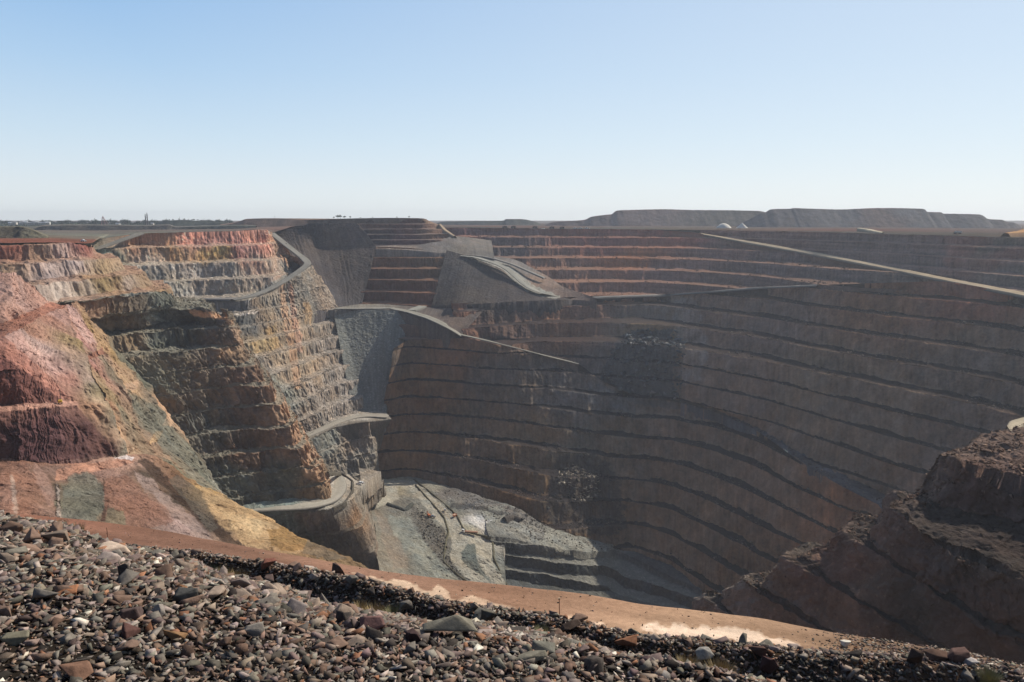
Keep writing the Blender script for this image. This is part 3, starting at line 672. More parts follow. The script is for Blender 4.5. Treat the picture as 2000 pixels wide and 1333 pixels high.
# ---- floor
FC = [(760, 945, "a29a84"), (790, 1000, "807a6e"), (850, 950, "8f8a7c"), (880, 960, "77716a"), (930, 985, "85807a"), (820, 1040, "7c7a72"), (780, 1060, "8c887a"), (860, 1060, "77736a"), (900, 1040, "b0a68c"), (960, 1000, "98968a"), (940, 1022, "d5d0c8"), (1010, 1010, "8a847a"), (1020, 1040, "96938a"),
      (740, 1020, "8a8274"), (765, 1080, "8f8676"), (850, 1100, "85857a"), (920, 1090, "72746c"), (880, 1000, "8a887c")]
panel("floor", tint=0.8, wd=2.5, rows=[
    [(690, 940, -312), (745, 936, -317), (800, 931, -319), (870, 948, -322), (910, 960, -324), (950, 973, -326), (1010, 993, -330), (1060, 1024, -340)],
    [(715, 985, -312), (765, 975, -317), (815, 975, -321), (870, 985, -324), (910, 995, -326), (950, 1005, -329), (1005, 1015, -334), (1062, 1035, -342)],
    [(732, 1030, -312), (775, 1025, -320), (825, 1025, -325), (875, 1030, -329), (910, 1035, -331), (945, 1040, -334), (1000, 1045, -338), (1066, 1055, -345)],
    [(738, 1085, -312), (785, 1080, -323), (830, 1085, -330), (880, 1090, -336), (920, 1090, -339), (955, 1090, -343), (968, 1060, -340), (980, 1052, -339)],
    [(745, 1160, -316), (800, 1160, -332), (850, 1165, -342), (900, 1170, -352), (950, 1175, -360), (985, 1160, -362), (985, 1100, -350), (985, 1056, -339)],
], du=0.7, dv=0.7, cols=FC, big=1.5, med=3.2, fine=1.2, var=0.3, warp=8, streak=0.0, vspeck=0.5, seed=36, patches=[([(735, 1000), (755, 1010), (790, 1075), (800, 1112), (770, 1112), (745, 1050)], "948676", 6, 0.7), ([(755, 1010), (800, 1012), (815, 1040), (850, 1085), (880, 1110), (905, 1135), (870, 1140), (830, 1108), (800, 1078), (770, 1042)], "98978a", 5, 0.8), ([(800, 985), (835, 1005), (868, 1040), (876, 1085), (905, 1125), (930, 1142), (905, 1138), (870, 1105), (830, 1060), (805, 1020)], "716a60", 6, 0.8),
    ([(745, 938), (790, 937), (806, 940), (835, 962), (872, 995), (888, 1008), (900, 1030), (910, 1042), (935, 1048), (956, 1050), (962, 1070), (960, 1095), (972, 1115), (992, 1145), (965, 1145), (940, 1110), (928, 1090), (928, 1065), (915, 1062), (903, 1080), (900, 1092), (915, 1108), (945, 1128), (965, 1145), (930, 1145), (905, 1125), (882, 1100), (878, 1085), (884, 1065), (882, 1048), (868, 1035), (852, 1015), (840, 1000), (815, 972), (795, 955), (780, 948), (775, 960), (780, 975), (760, 985), (725, 995), (720, 985), (745, 978), (742, 965), (750, 950)], "b2ab9a", 2.5, 0.9),
    ([(755, 945), (775, 943), (768, 958), (770, 970), (752, 980), (735, 985), (752, 968)], "b2ac9c", 3, 0.8), ([(840, 975), (870, 995), (880, 1015), (868, 1012), (850, 995)], "b4a288", 4, 0.6), ([(912, 1062), (927, 1062), (930, 1088), (930, 1103), (905, 1092), (901, 1080)], "73776f", 2.5, 0.9), ([(919, 1020), (928, 1017), (936, 1022), (948, 1018), (962, 1013), (956, 1021), (943, 1025), (950, 1031), (938, 1031), (930, 1027), (922, 1026)], "dcd6cc", 1.6, 0.75), ([(870, 988), (900, 983), (950, 990), (1000, 1008), (985, 1008), (940, 996), (905, 995), (880, 994)], "4c4a48", 4, 0.8)], objname="pit_floor", label="pale rubbly floor of the pit", cat="pit floor")
panel("floor_east", tint=0.88, wd=2.5, rows=[
    [(940, 971, -326), (1010, 993, -330), (1060, 1024, -340), (1120, 1044, -350), (1180, 1060, -362), (1240, 1076, -372), (1430, 1150, -374)],
    [(945, 1008, -329), (1005, 1015, -334), (1062, 1040, -343), (1125, 1057, -352), (1180, 1066, -363), (1225, 1078, -371), (1430, 1165, -375)],
    [(955, 1048, -333), (1000, 1053, -338), (1060, 1066, -346), (1130, 1078, -355), (1185, 1078, -364), (1222, 1082, -372), (1430, 1185, -378)],
    [(972, 1130, -366), (1012, 1135, -371), (1075, 1145, -376), (1140, 1155, -381), (1190, 1155, -384), (1218, 1165, -386), (1430, 1215, -388)],
    [(975, 1200, -374), (1020, 1205, -376), (1080, 1215, -380), (1140, 1225, -384), (1190, 1235, -386), (1250, 1250, -388), (1450, 1280, -388)],
], du=0.7, dv=0.7, H=11, zref=-341, zoff=[5, 0, -5, -12, -20, -28, -30], a=0.6, skip=(0, 1, 3), cols=[(960, 1000, "98968a"), (1010, 1000, "857f78"), (1020, 1035, "9a978c"), (1100, 1055, "9a978a"), (1180, 1070, "8f8c80"), (1000, 1090, "565856"), (1100, 1110, "52534f"), (1180, 1120, "66645c"), (1260, 1100, "625f5c"), (1150, 1090, "74746c")],
    berm="8a877c", bermk=0.8, block=1.5, big=2, med=2.2, fine=0.8, var=0.25, warp=10, vspeck=0.5, streak=0.05, seed=37, patches=[([(919, 1020), (928, 1017), (936, 1022), (948, 1018), (962, 1013), (956, 1021), (943, 1025), (950, 1031), (938, 1031), (930, 1027), (922, 1026)], "dcd6cc", 1.6, 0.75), ([(870, 988), (900, 983), (950, 990), (1000, 1008), (985, 1008), (940, 996), (905, 995), (880, 994)], "4c4a48", 4, 0.8), ([(1060, 1040), (1180, 1066), (1215, 1080), (1205, 1110), (1180, 1090), (1120, 1070), (1060, 1056)], "a09d90", 5, 0.6), ([(940, 972), (1010, 992), (1000, 1003), (950, 990)], "7c736a", 4, 0.7)], objname="pit_floor", label="deeper stepped part of the pit floor", cat="pit floor")
# ---- near right spur
GC = [(1760, 960, "8a7060"), (1800, 930, "806a5a"), (1900, 950, "6a4c42"), (1850, 1000, "68554a"), (1950, 1050, "6a4a3c"), (1700, 1010, "7c6658"), (1800, 1080, "6a564a"), (1850, 1150, "66554a"), (1950, 1200, "6a4e3c"), (1620, 1110, "845f4a"), (1560, 1090, "94826e"), (1500, 1130, "86705c"), (1450, 1180, "94806c"), (1700, 1180, "6c5a4a"), (1650, 1180, "947458"), (1930, 1130, "5c5046"), (1780, 1200, "5a4e40")]
panel("near_spur", desat=0.3, tint=1.05, rows=[
    [('w', 420, 420, -88), ('w', 330, 390, -92), ('w', 290, 330, -93), ('w', 285, 270, -94), ('w', 285, 200, -95), ('w', 285, 90, -96)],
    [(1975, 836, -97), (1905, 862, -97), (1848, 888, -97), (1900, 908, -97), (1985, 925, -97), (2250, 1010, -97)],
    [(1790, 972, -115), (1765, 978, -115), (1742, 990, -115), (1818, 1042, -115), (1905, 1088, -115), (2250, 1230, -115)],
    [(1690, 1006, -133), (1672, 1016, -133), (1657, 1040, -133), (1774, 1124, -133), (1920, 1218, -133), (2250, 1390, -133)],
    [(1520, 1118, -168), (1488, 1124, -168), (1462, 1138, -168), (1575, 1206, -169), (1700, 1280, -169), (2100, 1500, -169)],
    [(1424, 1162, -188), (1402, 1168, -188), (1384, 1180, -188), (1490, 1255, -190), (1600, 1330, -190), (2000, 1600, -190)],
    [(1400, 1260, -225), (1350, 1270, -225), (1330, 1280, -225), (1400, 1350, -225), (1500, 1420, -225), (1800, 1700, -225)],
] , du=0.5, dv=0.45, H=18, zref=-97, bat=60, a=0.66, skip=(0,), cols=GC, berm="403a36", bermk=0.75, seed=40, big=6, med=5.0, fine=1.4, flute=1.0, block=3.2, wd=4.0, var=0.35, warp=10, vspeck=0.5, wob=0.35, label="near dark rock spur stepping down on the right", streak=0.15)

panel("bedrock", [[('w', -2500, 6000, -430), ('w', 2500, 6000, -430)], [('w', -2500, 60, -430), ('w', 2500, 60, -430)]], du=100, dv=100, cols=[(1000, 800, "5a4c42")], big=0, med=1, seed=45, apron=0, objname="terrain", label="dark bedrock under the pit", cat="ground")
# ================================================================== plain, dumps, roads (structure)
def ground_cols(lst):
    return lst


panel("plain", [
    [(-250, 472, N, 598), (0, 475, N, 638), (90, 474, N, 659), (150, 475, N, 682), (178, 475, N, 712), (200, 466, N, 958), (270, 457, N, 998), (330, 454.8, N, 1019), (400, 452.8, N, 1061), (450, 452, N, 1091), (500, 449, N, 1131), (533, 454, N, 1180), (570, 443, N, 1300)],
    [(-250, 464, N, 720), (0, 464, N, 800), (90, 462, N, 850), (150, 460, N, 960), (190, 459, N, 1010), (220, 456, N, 1100), (270, 453, N, 1150), (330, 452, N, 1180), (400, 450, N, 1240), (450, 449, N, 1280), (500, 446, N, 1330), (540, 443, N, 1400), (600, 441, N, 1500)],
    [(-400, 445, N, 2000), (0, 445, N, 2000), (90, 445, N, 2000), (150, 445, N, 2000), (190, 445, N, 2000), (220, 445, N, 2000), (270, 445, N, 2000), (330, 445, N, 2000), (400, 445, N, 2000), (450, 445, N, 2000), (500, 444, N, 2000), (540, 443, N, 2000), (700, 443, N, 2000)],
    [(-600, 431.4, N, 24000), (0, 431.4, N, 24000), (90, 431.4, N, 24000), (150, 431.4, N, 24000), (190, 431.4, N, 24000), (220, 431.4, N, 24000), (270, 431.4, N, 24000), (330, 431.4, N, 24000), (400, 431.4, N, 24000), (450, 431.4, N, 24000), (500, 431.4, N, 24000), (600, 431.4, N, 24000), (800, 431.4, N, 24000)],
], du=6, dv=6, capu=60, capv=120, cols=[(20, 470, "a85a3c"), (150, 470, "9a5a40"), (120, 462, "8a7c68"), (200, 460, "8c8c78"), (300, 453, "80786c"), (450, 450, "807468"), (520, 448, "8f6a5c"), (100, 445, "6e6a5a"), (400, 440, "5f6052")], big=0, med=2.0, fine=0.4, seed=50, tint=0.72, desat=0.35, warp=60, streak=0, objname="ground", label="flat red grey ground between the pit rim and the town", cat="ground")
panel("plain_east", [
    [(800, 445.5, N, 1562), (860, 444.5, N, 1545), (960, 445.6, N, 1524), (1050, 446.6, N, 1504), (1110, 447.6, N, 1494), (1160, 447.6, N, 1484), (1260, 448.6, N, 1444), (1370, 449.6, N, 1408), (1480, 451.6, N, 1294), (1600, 453.6, N, 1174), (1730, 457.6, N, 1064), (1860, 460.6, N, 964), (2000, 465.6, N, 874), (2250, 473.6, N, 744)],
    [(800, 441, N, 2200), (860, 441, N, 2200), (960, 441.5, N, 2200), (1050, 442, N, 2200), (1110, 442.5, N, 2150), (1160, 443, N, 2150), (1260, 443, N, 2100), (1370, 444, N, 2000), (1480, 445, N, 1900), (1600, 446, N, 1800), (1730, 448, N, 1600), (1860, 451, N, 1500), (2000, 454, N, 1400), (2250, 456, N, 1300)],
    [(700, 431.4, N, 24000), (860, 431.4, N, 24000), (960, 431.4, N, 24000), (1050, 431.4, N, 24000), (1110, 431.4, N, 24000), (1160, 431.4, N, 24000), (1260, 431.4, N, 24000), (1370, 431.4, N, 24000), (1480, 431.4, N, 24000), (1600, 431.4, N, 24000), (1730, 431.4, N, 24000), (1860, 431.4, N, 24000), (2000, 431.4, N, 24000), (2600, 431.4, N, 24000)],
], du=6, dv=6, capu=60, capv=120, cols=[(900, 444, "6f6a62"), (1010, 444, "8a5c4c"), (1200, 446, "6f6a60"), (1330, 447, "7a6a58"), (1500, 450, "80604e"), (1640, 450, "8a5648"), (1800, 456, "6a6358"), (1900, 458, "5f5c50"), (1980, 460, "75604f")], big=0, med=2.5, fine=0.5, seed=51, tint=0.62, desat=0.45, warp=60, streak=0, objname="ground", label="flat ground behind the far right rim of the pit", cat="ground")
panel("ground_behind", [
    [('w', 700, 745, -20), ('w', 330, 390, -40), ('w', 60, 10, -34), ('w', 25, -4, -9), ('w', 0, -6, -5), ('w', -25, -4, -6), ('w', -60, 40, -20), ('w', -250, 300, -26), ('w', -530, 598, -18)],
    [('w', 3000, 1000, -20), ('w', 3000, 0, -20), ('w', 1500, -1500, -15), ('w', 500, -2500, -12), ('w', 0, -2600, -12), ('w', -500, -2500, -12), ('w', -1500, -1500, -15), ('w', -3000, 0, -20), ('w', -3000, 1000, -20)],
], du=20, dv=20, capu=30, capv=60, cols=None, big=0, med=1.0, fine=0.3, seed=52, objname="ground", label="flat ground around the near rim of the pit", cat="ground")


def mesa(name, prof, Yf, zb, depth, cols, label, slope=1.3, seed=60, objname="spoil_hill", du=5, dv=3):
    top, base, back, bb = [], [], [], []
    for px, py in prof:
        p = W(px, py, Y=Yf)
        h = max(p[2] - zb, 0.2)
        base.append(('w', p[0], p[1] - h * slope, zb))
        top.append(('w', p[0], p[1], p[2]))
        q = p * ((Yf + depth) / Yf)
        back.append(('w', q[0], q[1], p[2] - 0.5))
        bb.append(('w', q[0], q[1] + h * slope, zb))
    o = panel(name, [bb, back, top, base], du=du, dv=dv, capu=120, capv=60, cols=cols, big=5, med=2.2, fine=0.8, seed=seed, warp=40, streak=0.25, objname=objname, label=label, cat="spoil dump", var=0.25)
    return o


mesa("dump_a", [(1064, 441), (1072, 437), (1085, 434), (1140, 430), (1154, 424), (1178, 420.5), (1195, 418.5), (1206, 411.5), (1250, 410), (1300, 409), (1350, 410.5), (1420, 411), (1482, 412.5), (1500, 416), (1530, 420), (1560, 430)], 2350, -32, 700,
     [(1240, 411, "80706a"), (1240, 430, "76726e"), (1350, 430, "74706c"), (1450, 432, "6a645c"), (1130, 436, "5c605c")], "long flat topped spoil dump on the right skyline, the lower half nearer the middle", seed=61)
mesa("dump_b", [(1440, 440), (1465, 428), (1488, 416), (1496, 414.5), (1507, 409), (1546, 408), (1551, 406.8), (1640, 409.5), (1700, 407), (1750, 406.8), (1803, 408.5), (1811, 414), (1838, 415), (1842, 417.5), (1862, 418), (1914, 419.5), (1930, 428), (1958, 430), (1966, 434.5), (1980, 436), (1997, 447)], 2050, -32, 700,
     [(1550, 425, "545558"), (1650, 425, "706c6a"), (1720, 430, "7a6a62"), (1800, 425, "6e6a68"), (1900, 432, "66605c"), (1500, 435, "5a5c5c")], "long flat topped spoil dump on the right skyline, the tall half at the far right", seed=62)
mesa("dump_c", [(845, 440), (856, 436), (868, 433.5), (920, 432.5), (981, 431.5), (988, 428.5), (1020, 428.5), (1033, 430.5), (1046, 434), (1056, 438)], 2600, -30, 500,
     [(900, 436, "5e605c"), (1000, 434, "606058")], "low grey spoil dump on the skyline right of the mesa", seed=63)
mesa("dump_d", [(430, 441), (455, 436.5), (470, 432), (482, 428), (520, 426.8), (570, 427), (640, 427.5), (700, 428)], 1800, -26, 500,
     [(480, 432, "8a6a58"), (560, 432, "7a6a60"), (600, 430, "70655c")], "pale brown flat dump joining the left of the mesa", seed=64)
mesa("dump_e", [(-300, 444), (-100, 443.5), (0, 443.5), (40, 444), (60, 448), (78, 456), (95, 464)], 790, -21, 120,
     [(20, 455, "6b6558"), (60, 460, "75705f"), (-50, 455, "66604f")], "dark grey rock mound behind the red rim at the far left", seed=65, du=1.5, dv=1.2)
mesa("dump_f", [(70, 446), (85, 442), (120, 440.5), (200, 440.5), (280, 441.5), (330, 440), (345, 444), (420, 442), (460, 441), (500, 442)], 1450, -22, 300,
     [(120, 445, "857a6c"), (250, 448, "726e66"), (320, 446, "66625c"), (430, 446, "5e5f58")], "long low grey bank below the town", seed=66, du=3, dv=2)
mesa("dump_g", [(300, 440), (315, 433), (340, 430.5), (365, 430), (390, 432), (420, 434), (450, 437)], 2300, -24, 300,
     [(350, 434, "565a50")], "low scrubby hill on the left skyline", seed=67, du=4, dv=3)


def cast(px, py, tol=4.0):
    best = None
    for nm, P in PTS:
        m = (np.abs(P[1] - px) < tol) & (np.abs(P[2] - py) < tol)
        if m.any():
            i = np.where(m)[0]
            j = i[np.argmin(P[3][i] + 6.0 * ((P[1][i] - px) ** 2 + (P[2][i] - py) ** 2) ** 0.5)]
            if best is None or P[3][j] < best[0]:
                best = (P[3][j], P[0][j])
    return best[1] if best is not None else None


PTS = []
for nm, P in SURF.items():
    q = P.reshape(-1, 3)
    q = q[q[:, 1] > 20]
    bx, by = pix(q)
    PTS.append((nm, (q, bx, by, q[:, 1])))


def edge_world(e, only=None):
    out = []
    for p in e:
        if p[0] == 'p':
            out.append(np.array(p[1:], float))
        elif len(p) == 2:
            w = cast(*p)
            if w is None:
                w = cast(p[0], p[1], 14)
            if w is None:
                continue
            d = ray(*p)
            out.append(d * (w[1] / d[1]))
        elif p[2] is None:
            out.append(W(p[0], p[1], Y=p[3]))
        else:
            out.append(W(p[0], p[1], z=p[2]))
    return np.array(out)


def resample(P, n):
    s = np.concatenate([[0], np.cumsum(np.linalg.norm(np.diff(P, axis=0), axis=1))])
    t = np.linspace(0, s[-1], n)
    return np.stack([np.interp(t, s, P[:, i]) for i in range(3)], 1)


def smooth_line(P, k):
    for _ in range(k):
        Q = P.copy()
        Q[1:-1] = 0.25 * P[:-2] + 0.5 * P[1:-1] + 0.25 * P[2:]
        P = Q
    return P


def road(label, ea, eb, col, lift=0.8, step=2.0, col2=None, objname="haul_road", skirt=4.0, seed=0, sm_=3, side='5f5a54'):
    A, Bq = edge_world(ea), edge_world(eb)
    L = max(np.linalg.norm(np.diff(A, axis=0), axis=1).sum(), np.linalg.norm(np.diff(Bq, axis=0), axis=1).sum())
    n = max(8, int(L / step))
    A, Bq = smooth_line(resample(A, n), sm_), smooth_line(resample(Bq, n), sm_)
    nw = 9
    rows = []
    up = np.array([0, 0, 1.0])
    ab = A - Bq
    ab[:, 2] = 0
    ab = ab / np.maximum(np.linalg.norm(ab, axis=1, keepdims=True), 1e-6)
    rows.append(A - up * skirt + ab * skirt * 1.25)
    for i in range(nw):
        f = i / (nw - 1)
        rows.append(A * (1 - f) + Bq * f + up * lift)
    rows.append(Bq - up * skirt - ab * skirt * 1.25)
    P = np.array(rows)
    x, y, z = P[..., 0], P[..., 1], P[..., 2]
    P[1:-1, :, 2] += 0.25 * fbm(x[1:-1] / 8, y[1:-1] / 8, 0, 3, seed)
    f = np.linspace(0, 1, nw + 2)[:, None]
    s = np.arange(n)[None, :] * step
    tr = fbm(f * 7 + 0 * s, s / 90.0, 0, 3, seed + 3)
    C = hexc(col)[None, None, :] * (1 + 0.22 * tr + 0.15 * fbm(x / 12, y / 12, 0, 3, seed + 5))[..., None]
    for e in (0, -1):
        C[e] = hexc(side) * (1 + 0.3 * fbm(x[e] / 4, y[e] / 4, 0, 3, seed + 7))[..., None]
    C[1] = 0.6 * C[1] + 0.4 * C[0]
    C[-2] = 0.6 * C[-2] + 0.4 * C[-1]
    o = mesh_obj(objname, P.reshape(-1, 3), grid_faces(*P.shape[:2]), M_SOIL, np.clip(C, 0.01, 0.9).reshape(-1, 3), smooth=True)
    tag(o, label, "haul road", kind="structure")
    return o


def windrow(label, line, h, w, col, step=1.5, seed=0, objname="earth_bund"):
    A = edge_world(line)
    n = max(6, int(np.linalg.norm(np.diff(A, axis=0), axis=1).sum() / step))
    A = smooth_line(resample(A, n), 2)
    d = np.gradient(A, axis=0)
    d = d / np.maximum(np.linalg.norm(d[:, :2], axis=1, keepdims=True), 1e-6)
    nr = np.stack([-d[:, 1], d[:, 0], 0 * d[:, 0]], 1)
    prof = [(-1, -1.5), (-0.6, 0.35), (-0.15, 1), (0.2, 1), (0.6, 0.35), (1, -1.5)]
    hh = h * (1 + 0.35 * fbm(np.arange(n) * step / 9.0, 0, 0, 3, seed))
    P = np.array([A + nr * (a * w * (1 + 0.2 * fbm(np.arange(n) * step / 7.0, 5, 0, 2, seed + i)))[:, None] + np.array([0, 0, 1.0])[None, :] * (b * hh)[:, None] for i, (a, b) in enumerate(prof)])
    x, y, z = P[..., 0], P[..., 1], P[..., 2]
    C = hexc(col) * (1 + 0.35 * fbm(x / 3, y / 3, z / 3, 3, seed + 9))[..., None]
    o = mesh_obj(objname, P.reshape(-1, 3), grid_faces(*P.shape[:2]), M_FAR, np.clip(C, 0.01, 0.9).reshape(-1, 3))
    tag(o, label, "bund", kind="structure")
    return o


road("long straight beige ramp crossing the upper right wall", [(1366, 456.4, N, 1398), (1480, 474.8, N, 1256), (1600, 495.6, N, 1126), (1730, 520.6, N, 1001), (1862, 547, N, 884), (2000, 573, N, 771), (2250, 621, N, 641)],
     [(1374, 459, N, 1380), (1480, 479, N, 1246), (1600, 500.6, N, 1116), (1730, 526, N, 990), (1862, 552.6, N, 873), (2000, 579.4, N, 760), (2250, 628, N, 630)], "bda98c", lift=1.0, skirt=2.0, seed=1)
def road2(label, ctr, width, col, lift=0.6, seed=0, skirt=2.0):
    Cw = edge_world(ctr)
    n = max(8, int(np.linalg.norm(np.diff(Cw, axis=0), axis=1).sum() / 3.0))
    Cw = smooth_line(resample(Cw, n), 14)
    d = np.gradient(Cw, axis=0)
    d[:, 2] = 0
    d = d / np.maximum(np.linalg.norm(d, axis=1, keepdims=True), 1e-6)
    nr = np.stack([-d[:, 1], d[:, 0], 0 * d[:, 0]], 1)
    w = width * 0.5 * (1 + 0.15 * fbm(np.arange(n) / 14.0, seed, 0, 3, seed))[:, None]
    A, Bq = Cw + nr * w, Cw - nr * w
    return road(label, [('p',) + tuple(p) for p in A], [('p',) + tuple(p) for p in Bq], col, lift=lift, seed=seed, skirt=skirt)


road2("pale haul road curving down beside the dark talus", [(902, 500, N, 1235), (932, 503, N, 1215), (980, 519, N, 1172), (995, 529, N, 1160), (1012, 545, N, 1148), (1028, 560, N, 1135), (1060, 574, N, 1120), (1092, 582.5, -121)], 12, "98958a", seed=2, lift=0.3, skirt=0.4)
road2("thin upper branch of the curving haul road", [(930, 500, N, 1240), (955, 503, N, 1235), (1000, 516, N, 1225), (1028, 528, N, 1210), (1064, 544, N, 1190)], 7, "8c8880", seed=3, lift=0.8, skirt=1.0)
road2("pale track along the edge of the middle ledge", [(1118, 583, -120.5), (1200, 579.5, -118), (1300, 576, -116.5), (1400, 569, -104), (1480, 562, -95.5), (1600, 557, -84.5)], 9, "8a857e", seed=4)
road2("pale flat haul road across the top of the sunlit talus", [(655, 603, -129), (700, 603, -129), (764, 602.5, -129)], 13, "918d82", seed=5, skirt=0.8)
road2("pale haul road falling along the dark far ledge", [(762, 602, -129), (800, 609, -130), (842, 622, -135.3), (874, 638, -143.5), (902, 656, -156)], 13, "948f82", seed=6, lift=0.4, skirt=0.6)
road2("narrow end of the pale haul road along the dark ledge", [(898, 653.5, -154.5), (958, 667, -161), (1058, 693, -183), (1131, 711, -196)], 6, "8c887c", seed=26, lift=0.3, skirt=0.4)
road2("short pale spur road near the haul road fork", [(803, 607, -130), (826, 598, -128)], 15, "8f8d82", seed=7)
road2("grey haul road dropping from the far left rim to a hairpin and back", [(530, 455, N, 1185), (566, 484, -42), (592, 504, -57), (603, 515, -64), (588, 527, -71), (562, 545, -81), (530, 563, -90), (490, 580, -97), (455, 586, -99.5)], 11, "87837a", seed=8, lift=0.4, skirt=0.6)
road2("grey road along the foot of the far left wall", [(345, 587, -100), (400, 583, -100), (460, 584, -99.5)], 18, "85807a", seed=10)
road2("grey road climbing to the far left rim", [(184, 487, N, 925), (210, 479, N, 945), (246, 466, N, 972), (274, 456, N, 1000)], 11, "8a857a", seed=11, lift=0.6, skirt=1)
road2("pale bench road on the sunlit left wall", [(588, 855, -240.5), (630, 838, -240.5), (660, 824, -240.5), (692, 814, -240.5), (718, 811, -240.5), (758, 814, -242)], 12, "9c9486", seed=12, lift=0.4, skirt=0.5)
road2("pale switchback road below the left spur", [(475, 994, -243), (543, 991, -244.5), (602, 989, -246), (640, 980, -248), (660, 962, -249), (662, 945, -249.5), (655, 933, -249)], 14, "a59e90", seed=13, skirt=0.6)
road("beige road rounding the top of the near right spur", [(1966, 836, -96.6), (1972, 826, -96.6), (2000, 818, -96.6), (2060, 815, -96.6)], [(1990, 868, -96.8), (1982, 845, -96.8), (2010, 832, -96.8), (2060, 828, -96.8)], "b3a68f", lift=0.9, skirt=3, seed=21, sm_=4)
road("pale track down the right end of the mesa", [(857, 441), (866, 452), (886, 465)], [(861, 441), (872, 452), (889, 464)], "b09a80", lift=3, skirt=6, seed=22, sm_=1)
road("pale track on the far right plain", [(1674, 449, N, 1270), (1690, 451, N, 1230), (1722, 458, N, 1100)], [(1680, 448.5, N, 1290), (1700, 451, N, 1240), (1726, 457, N, 1110)], "c0b49a", lift=2.5, skirt=6, seed=23, sm_=1)
road("orange track climbing at the far right edge", [(1960, 461, N, 930), (1985, 457, N, 960), (2010, 449, N, 1000)], [(1968, 461.5, N, 925), (2000, 460, N, 940), (2030, 455, N, 960)], "b58c64", lift=3.5, skirt=8, seed=24, sm_=1)
windrow("dark rock bund along the left of the floor road", [(812, 948), (845, 985), (868, 1012), (876, 1040), (872, 1052), (868, 1078), (866, 1098), (895, 1125), (930, 1148)], 1.1, 1.7, "66614f", seed=1)
windrow("dark rock bund along the right of the floor road", [(808, 937), (838, 960), (874, 990), (893, 1008), (903, 1030), (912, 1040), (938, 1046), (960, 1050)], 1.1, 1.7, "66614f", seed=2)
windrow("dark rock bund beside the lower floor road", [(962, 1060), (964, 1090), (976, 1116), (992, 1145)], 1.1, 1.7, "66614f", seed=3)
windrow("small dark rock heap on the pit floor", [(985, 1018), (1003, 1013), (1018, 1020)], 4.0, 7, "5c5650", seed=4)
windrow("low dark bund across the left of the pit floor", [(805, 985), (790, 998), (768, 990), (757, 985)], 2.4, 4, "55554f", seed=5)
windrow("dark bund on the switchback road edge", [(640, 925), (665, 925), (688, 940), (688, 962), (672, 985), (650, 995)], 1.6, 2.0, "5c564c", seed=8)
# ================================================================== rock slides on the far walls
def slump(label, rows, cols, seed, med=3.5, objname="rock_slide"):
    return panel("slide%d" % seed, rows, du=0.8, dv=0.8, cols=cols, big=3, med=med, fine=1.8, seed=seed, var=0.4, warp=8, streak=0.05, vspeck=0.9, objname=objname, label=label, cat="rock slide")


# ================================================================== near ground: dirt bench, rock windrow, rubble mound
FARX = [(-260, 985), (0, 1000), (60, 1006), (114, 1012), (195, 1020), (276, 1030), (357, 1043), (422, 1056), (487, 1069), (578, 1085), (650, 1099), (734, 1113), (825, 1127), (981, 1142), (1100, 1155), (1221, 1173), (1292, 1186), (1390, 1196), (1422, 1206), (1500, 1210), (1579, 1228), (1725, 1251), (1822, 1262), (2000, 1298), (2250, 1345)]
CRX = [(-260, 1005), (0, 1026), (60, 1032), (150, 1046), (292, 1070), (406, 1081), (487, 1091), (600, 1113), (662, 1123), (776, 1149), (825, 1168), (922, 1185), (1036, 1201), (1130, 1217), (1227, 1240), (1325, 1250), (1422, 1259), (1487, 1266), (1579, 1278), (1676, 1280), (1816, 1284), (2000, 1318), (2250, 1360)]
xs = np.array([-260, -60, 60, 180, 300, 420, 540, 660, 780, 900, 1020, 1140, 1260, 1380, 1500, 1620, 1740, 1860, 2000, 2250.0])
fy = np.interp(xs, *np.array(FARX, float).T)
cy = np.interp(xs, *np.array(CRX, float).T)
far_w = np.array([W(a, b, z=-26.4) for a, b in zip(xs, fy)])
cr_w = np.array([W(a, b, z=-24.2) for a, b in zip(xs, cy)])
cr_w[:, 2] -= 0.35


def wrow(P):
    return [('w',) + tuple(p) for p in P]


off = lambda P, dy, z: np.stack([P[:, 0] * (P[:, 1] + dy) / P[:, 1], P[:, 1] + dy, np.full(len(P), float(z))], 1)
mid_w = off(cr_w, 2.2, -25.55)
drop_w = off(far_w, 2.0, -29.0)
drop_w[:, 2] = -28.5
deep = off(far_w, 26, -60)
BENCHC = [(100, 1020, "97624a"), (300, 1050, "835a45"), (480, 1080, "805844"), (620, 1105, "7c5442"), (560, 1105, "8a634c"), (700, 1120, "7a503e"), (700, 1140, "b98c68"), (800, 1160, "bd967a"), (820, 1135, "80553f"), (950, 1150, "895f46"), (900, 1175, "b0825e"), (1000, 1160, "8c6048"), (1100, 1180, "8f684e"), (1200, 1180, "9c7250"), (1200, 1205, "996e50"), (1300, 1205, "a87a56"), (1300, 1235, "c39c78"), (1420, 1240, "c8a684"), (1400, 1215, "a87e56"), (1500, 1225, "9a7554"), (1550, 1250, "a07a5a"), (1650, 1250, "705a48"), (1800, 1270, "5c4a3c"), (1900, 1290, "604c3e"), (1520, 1260, "b48c6c")]
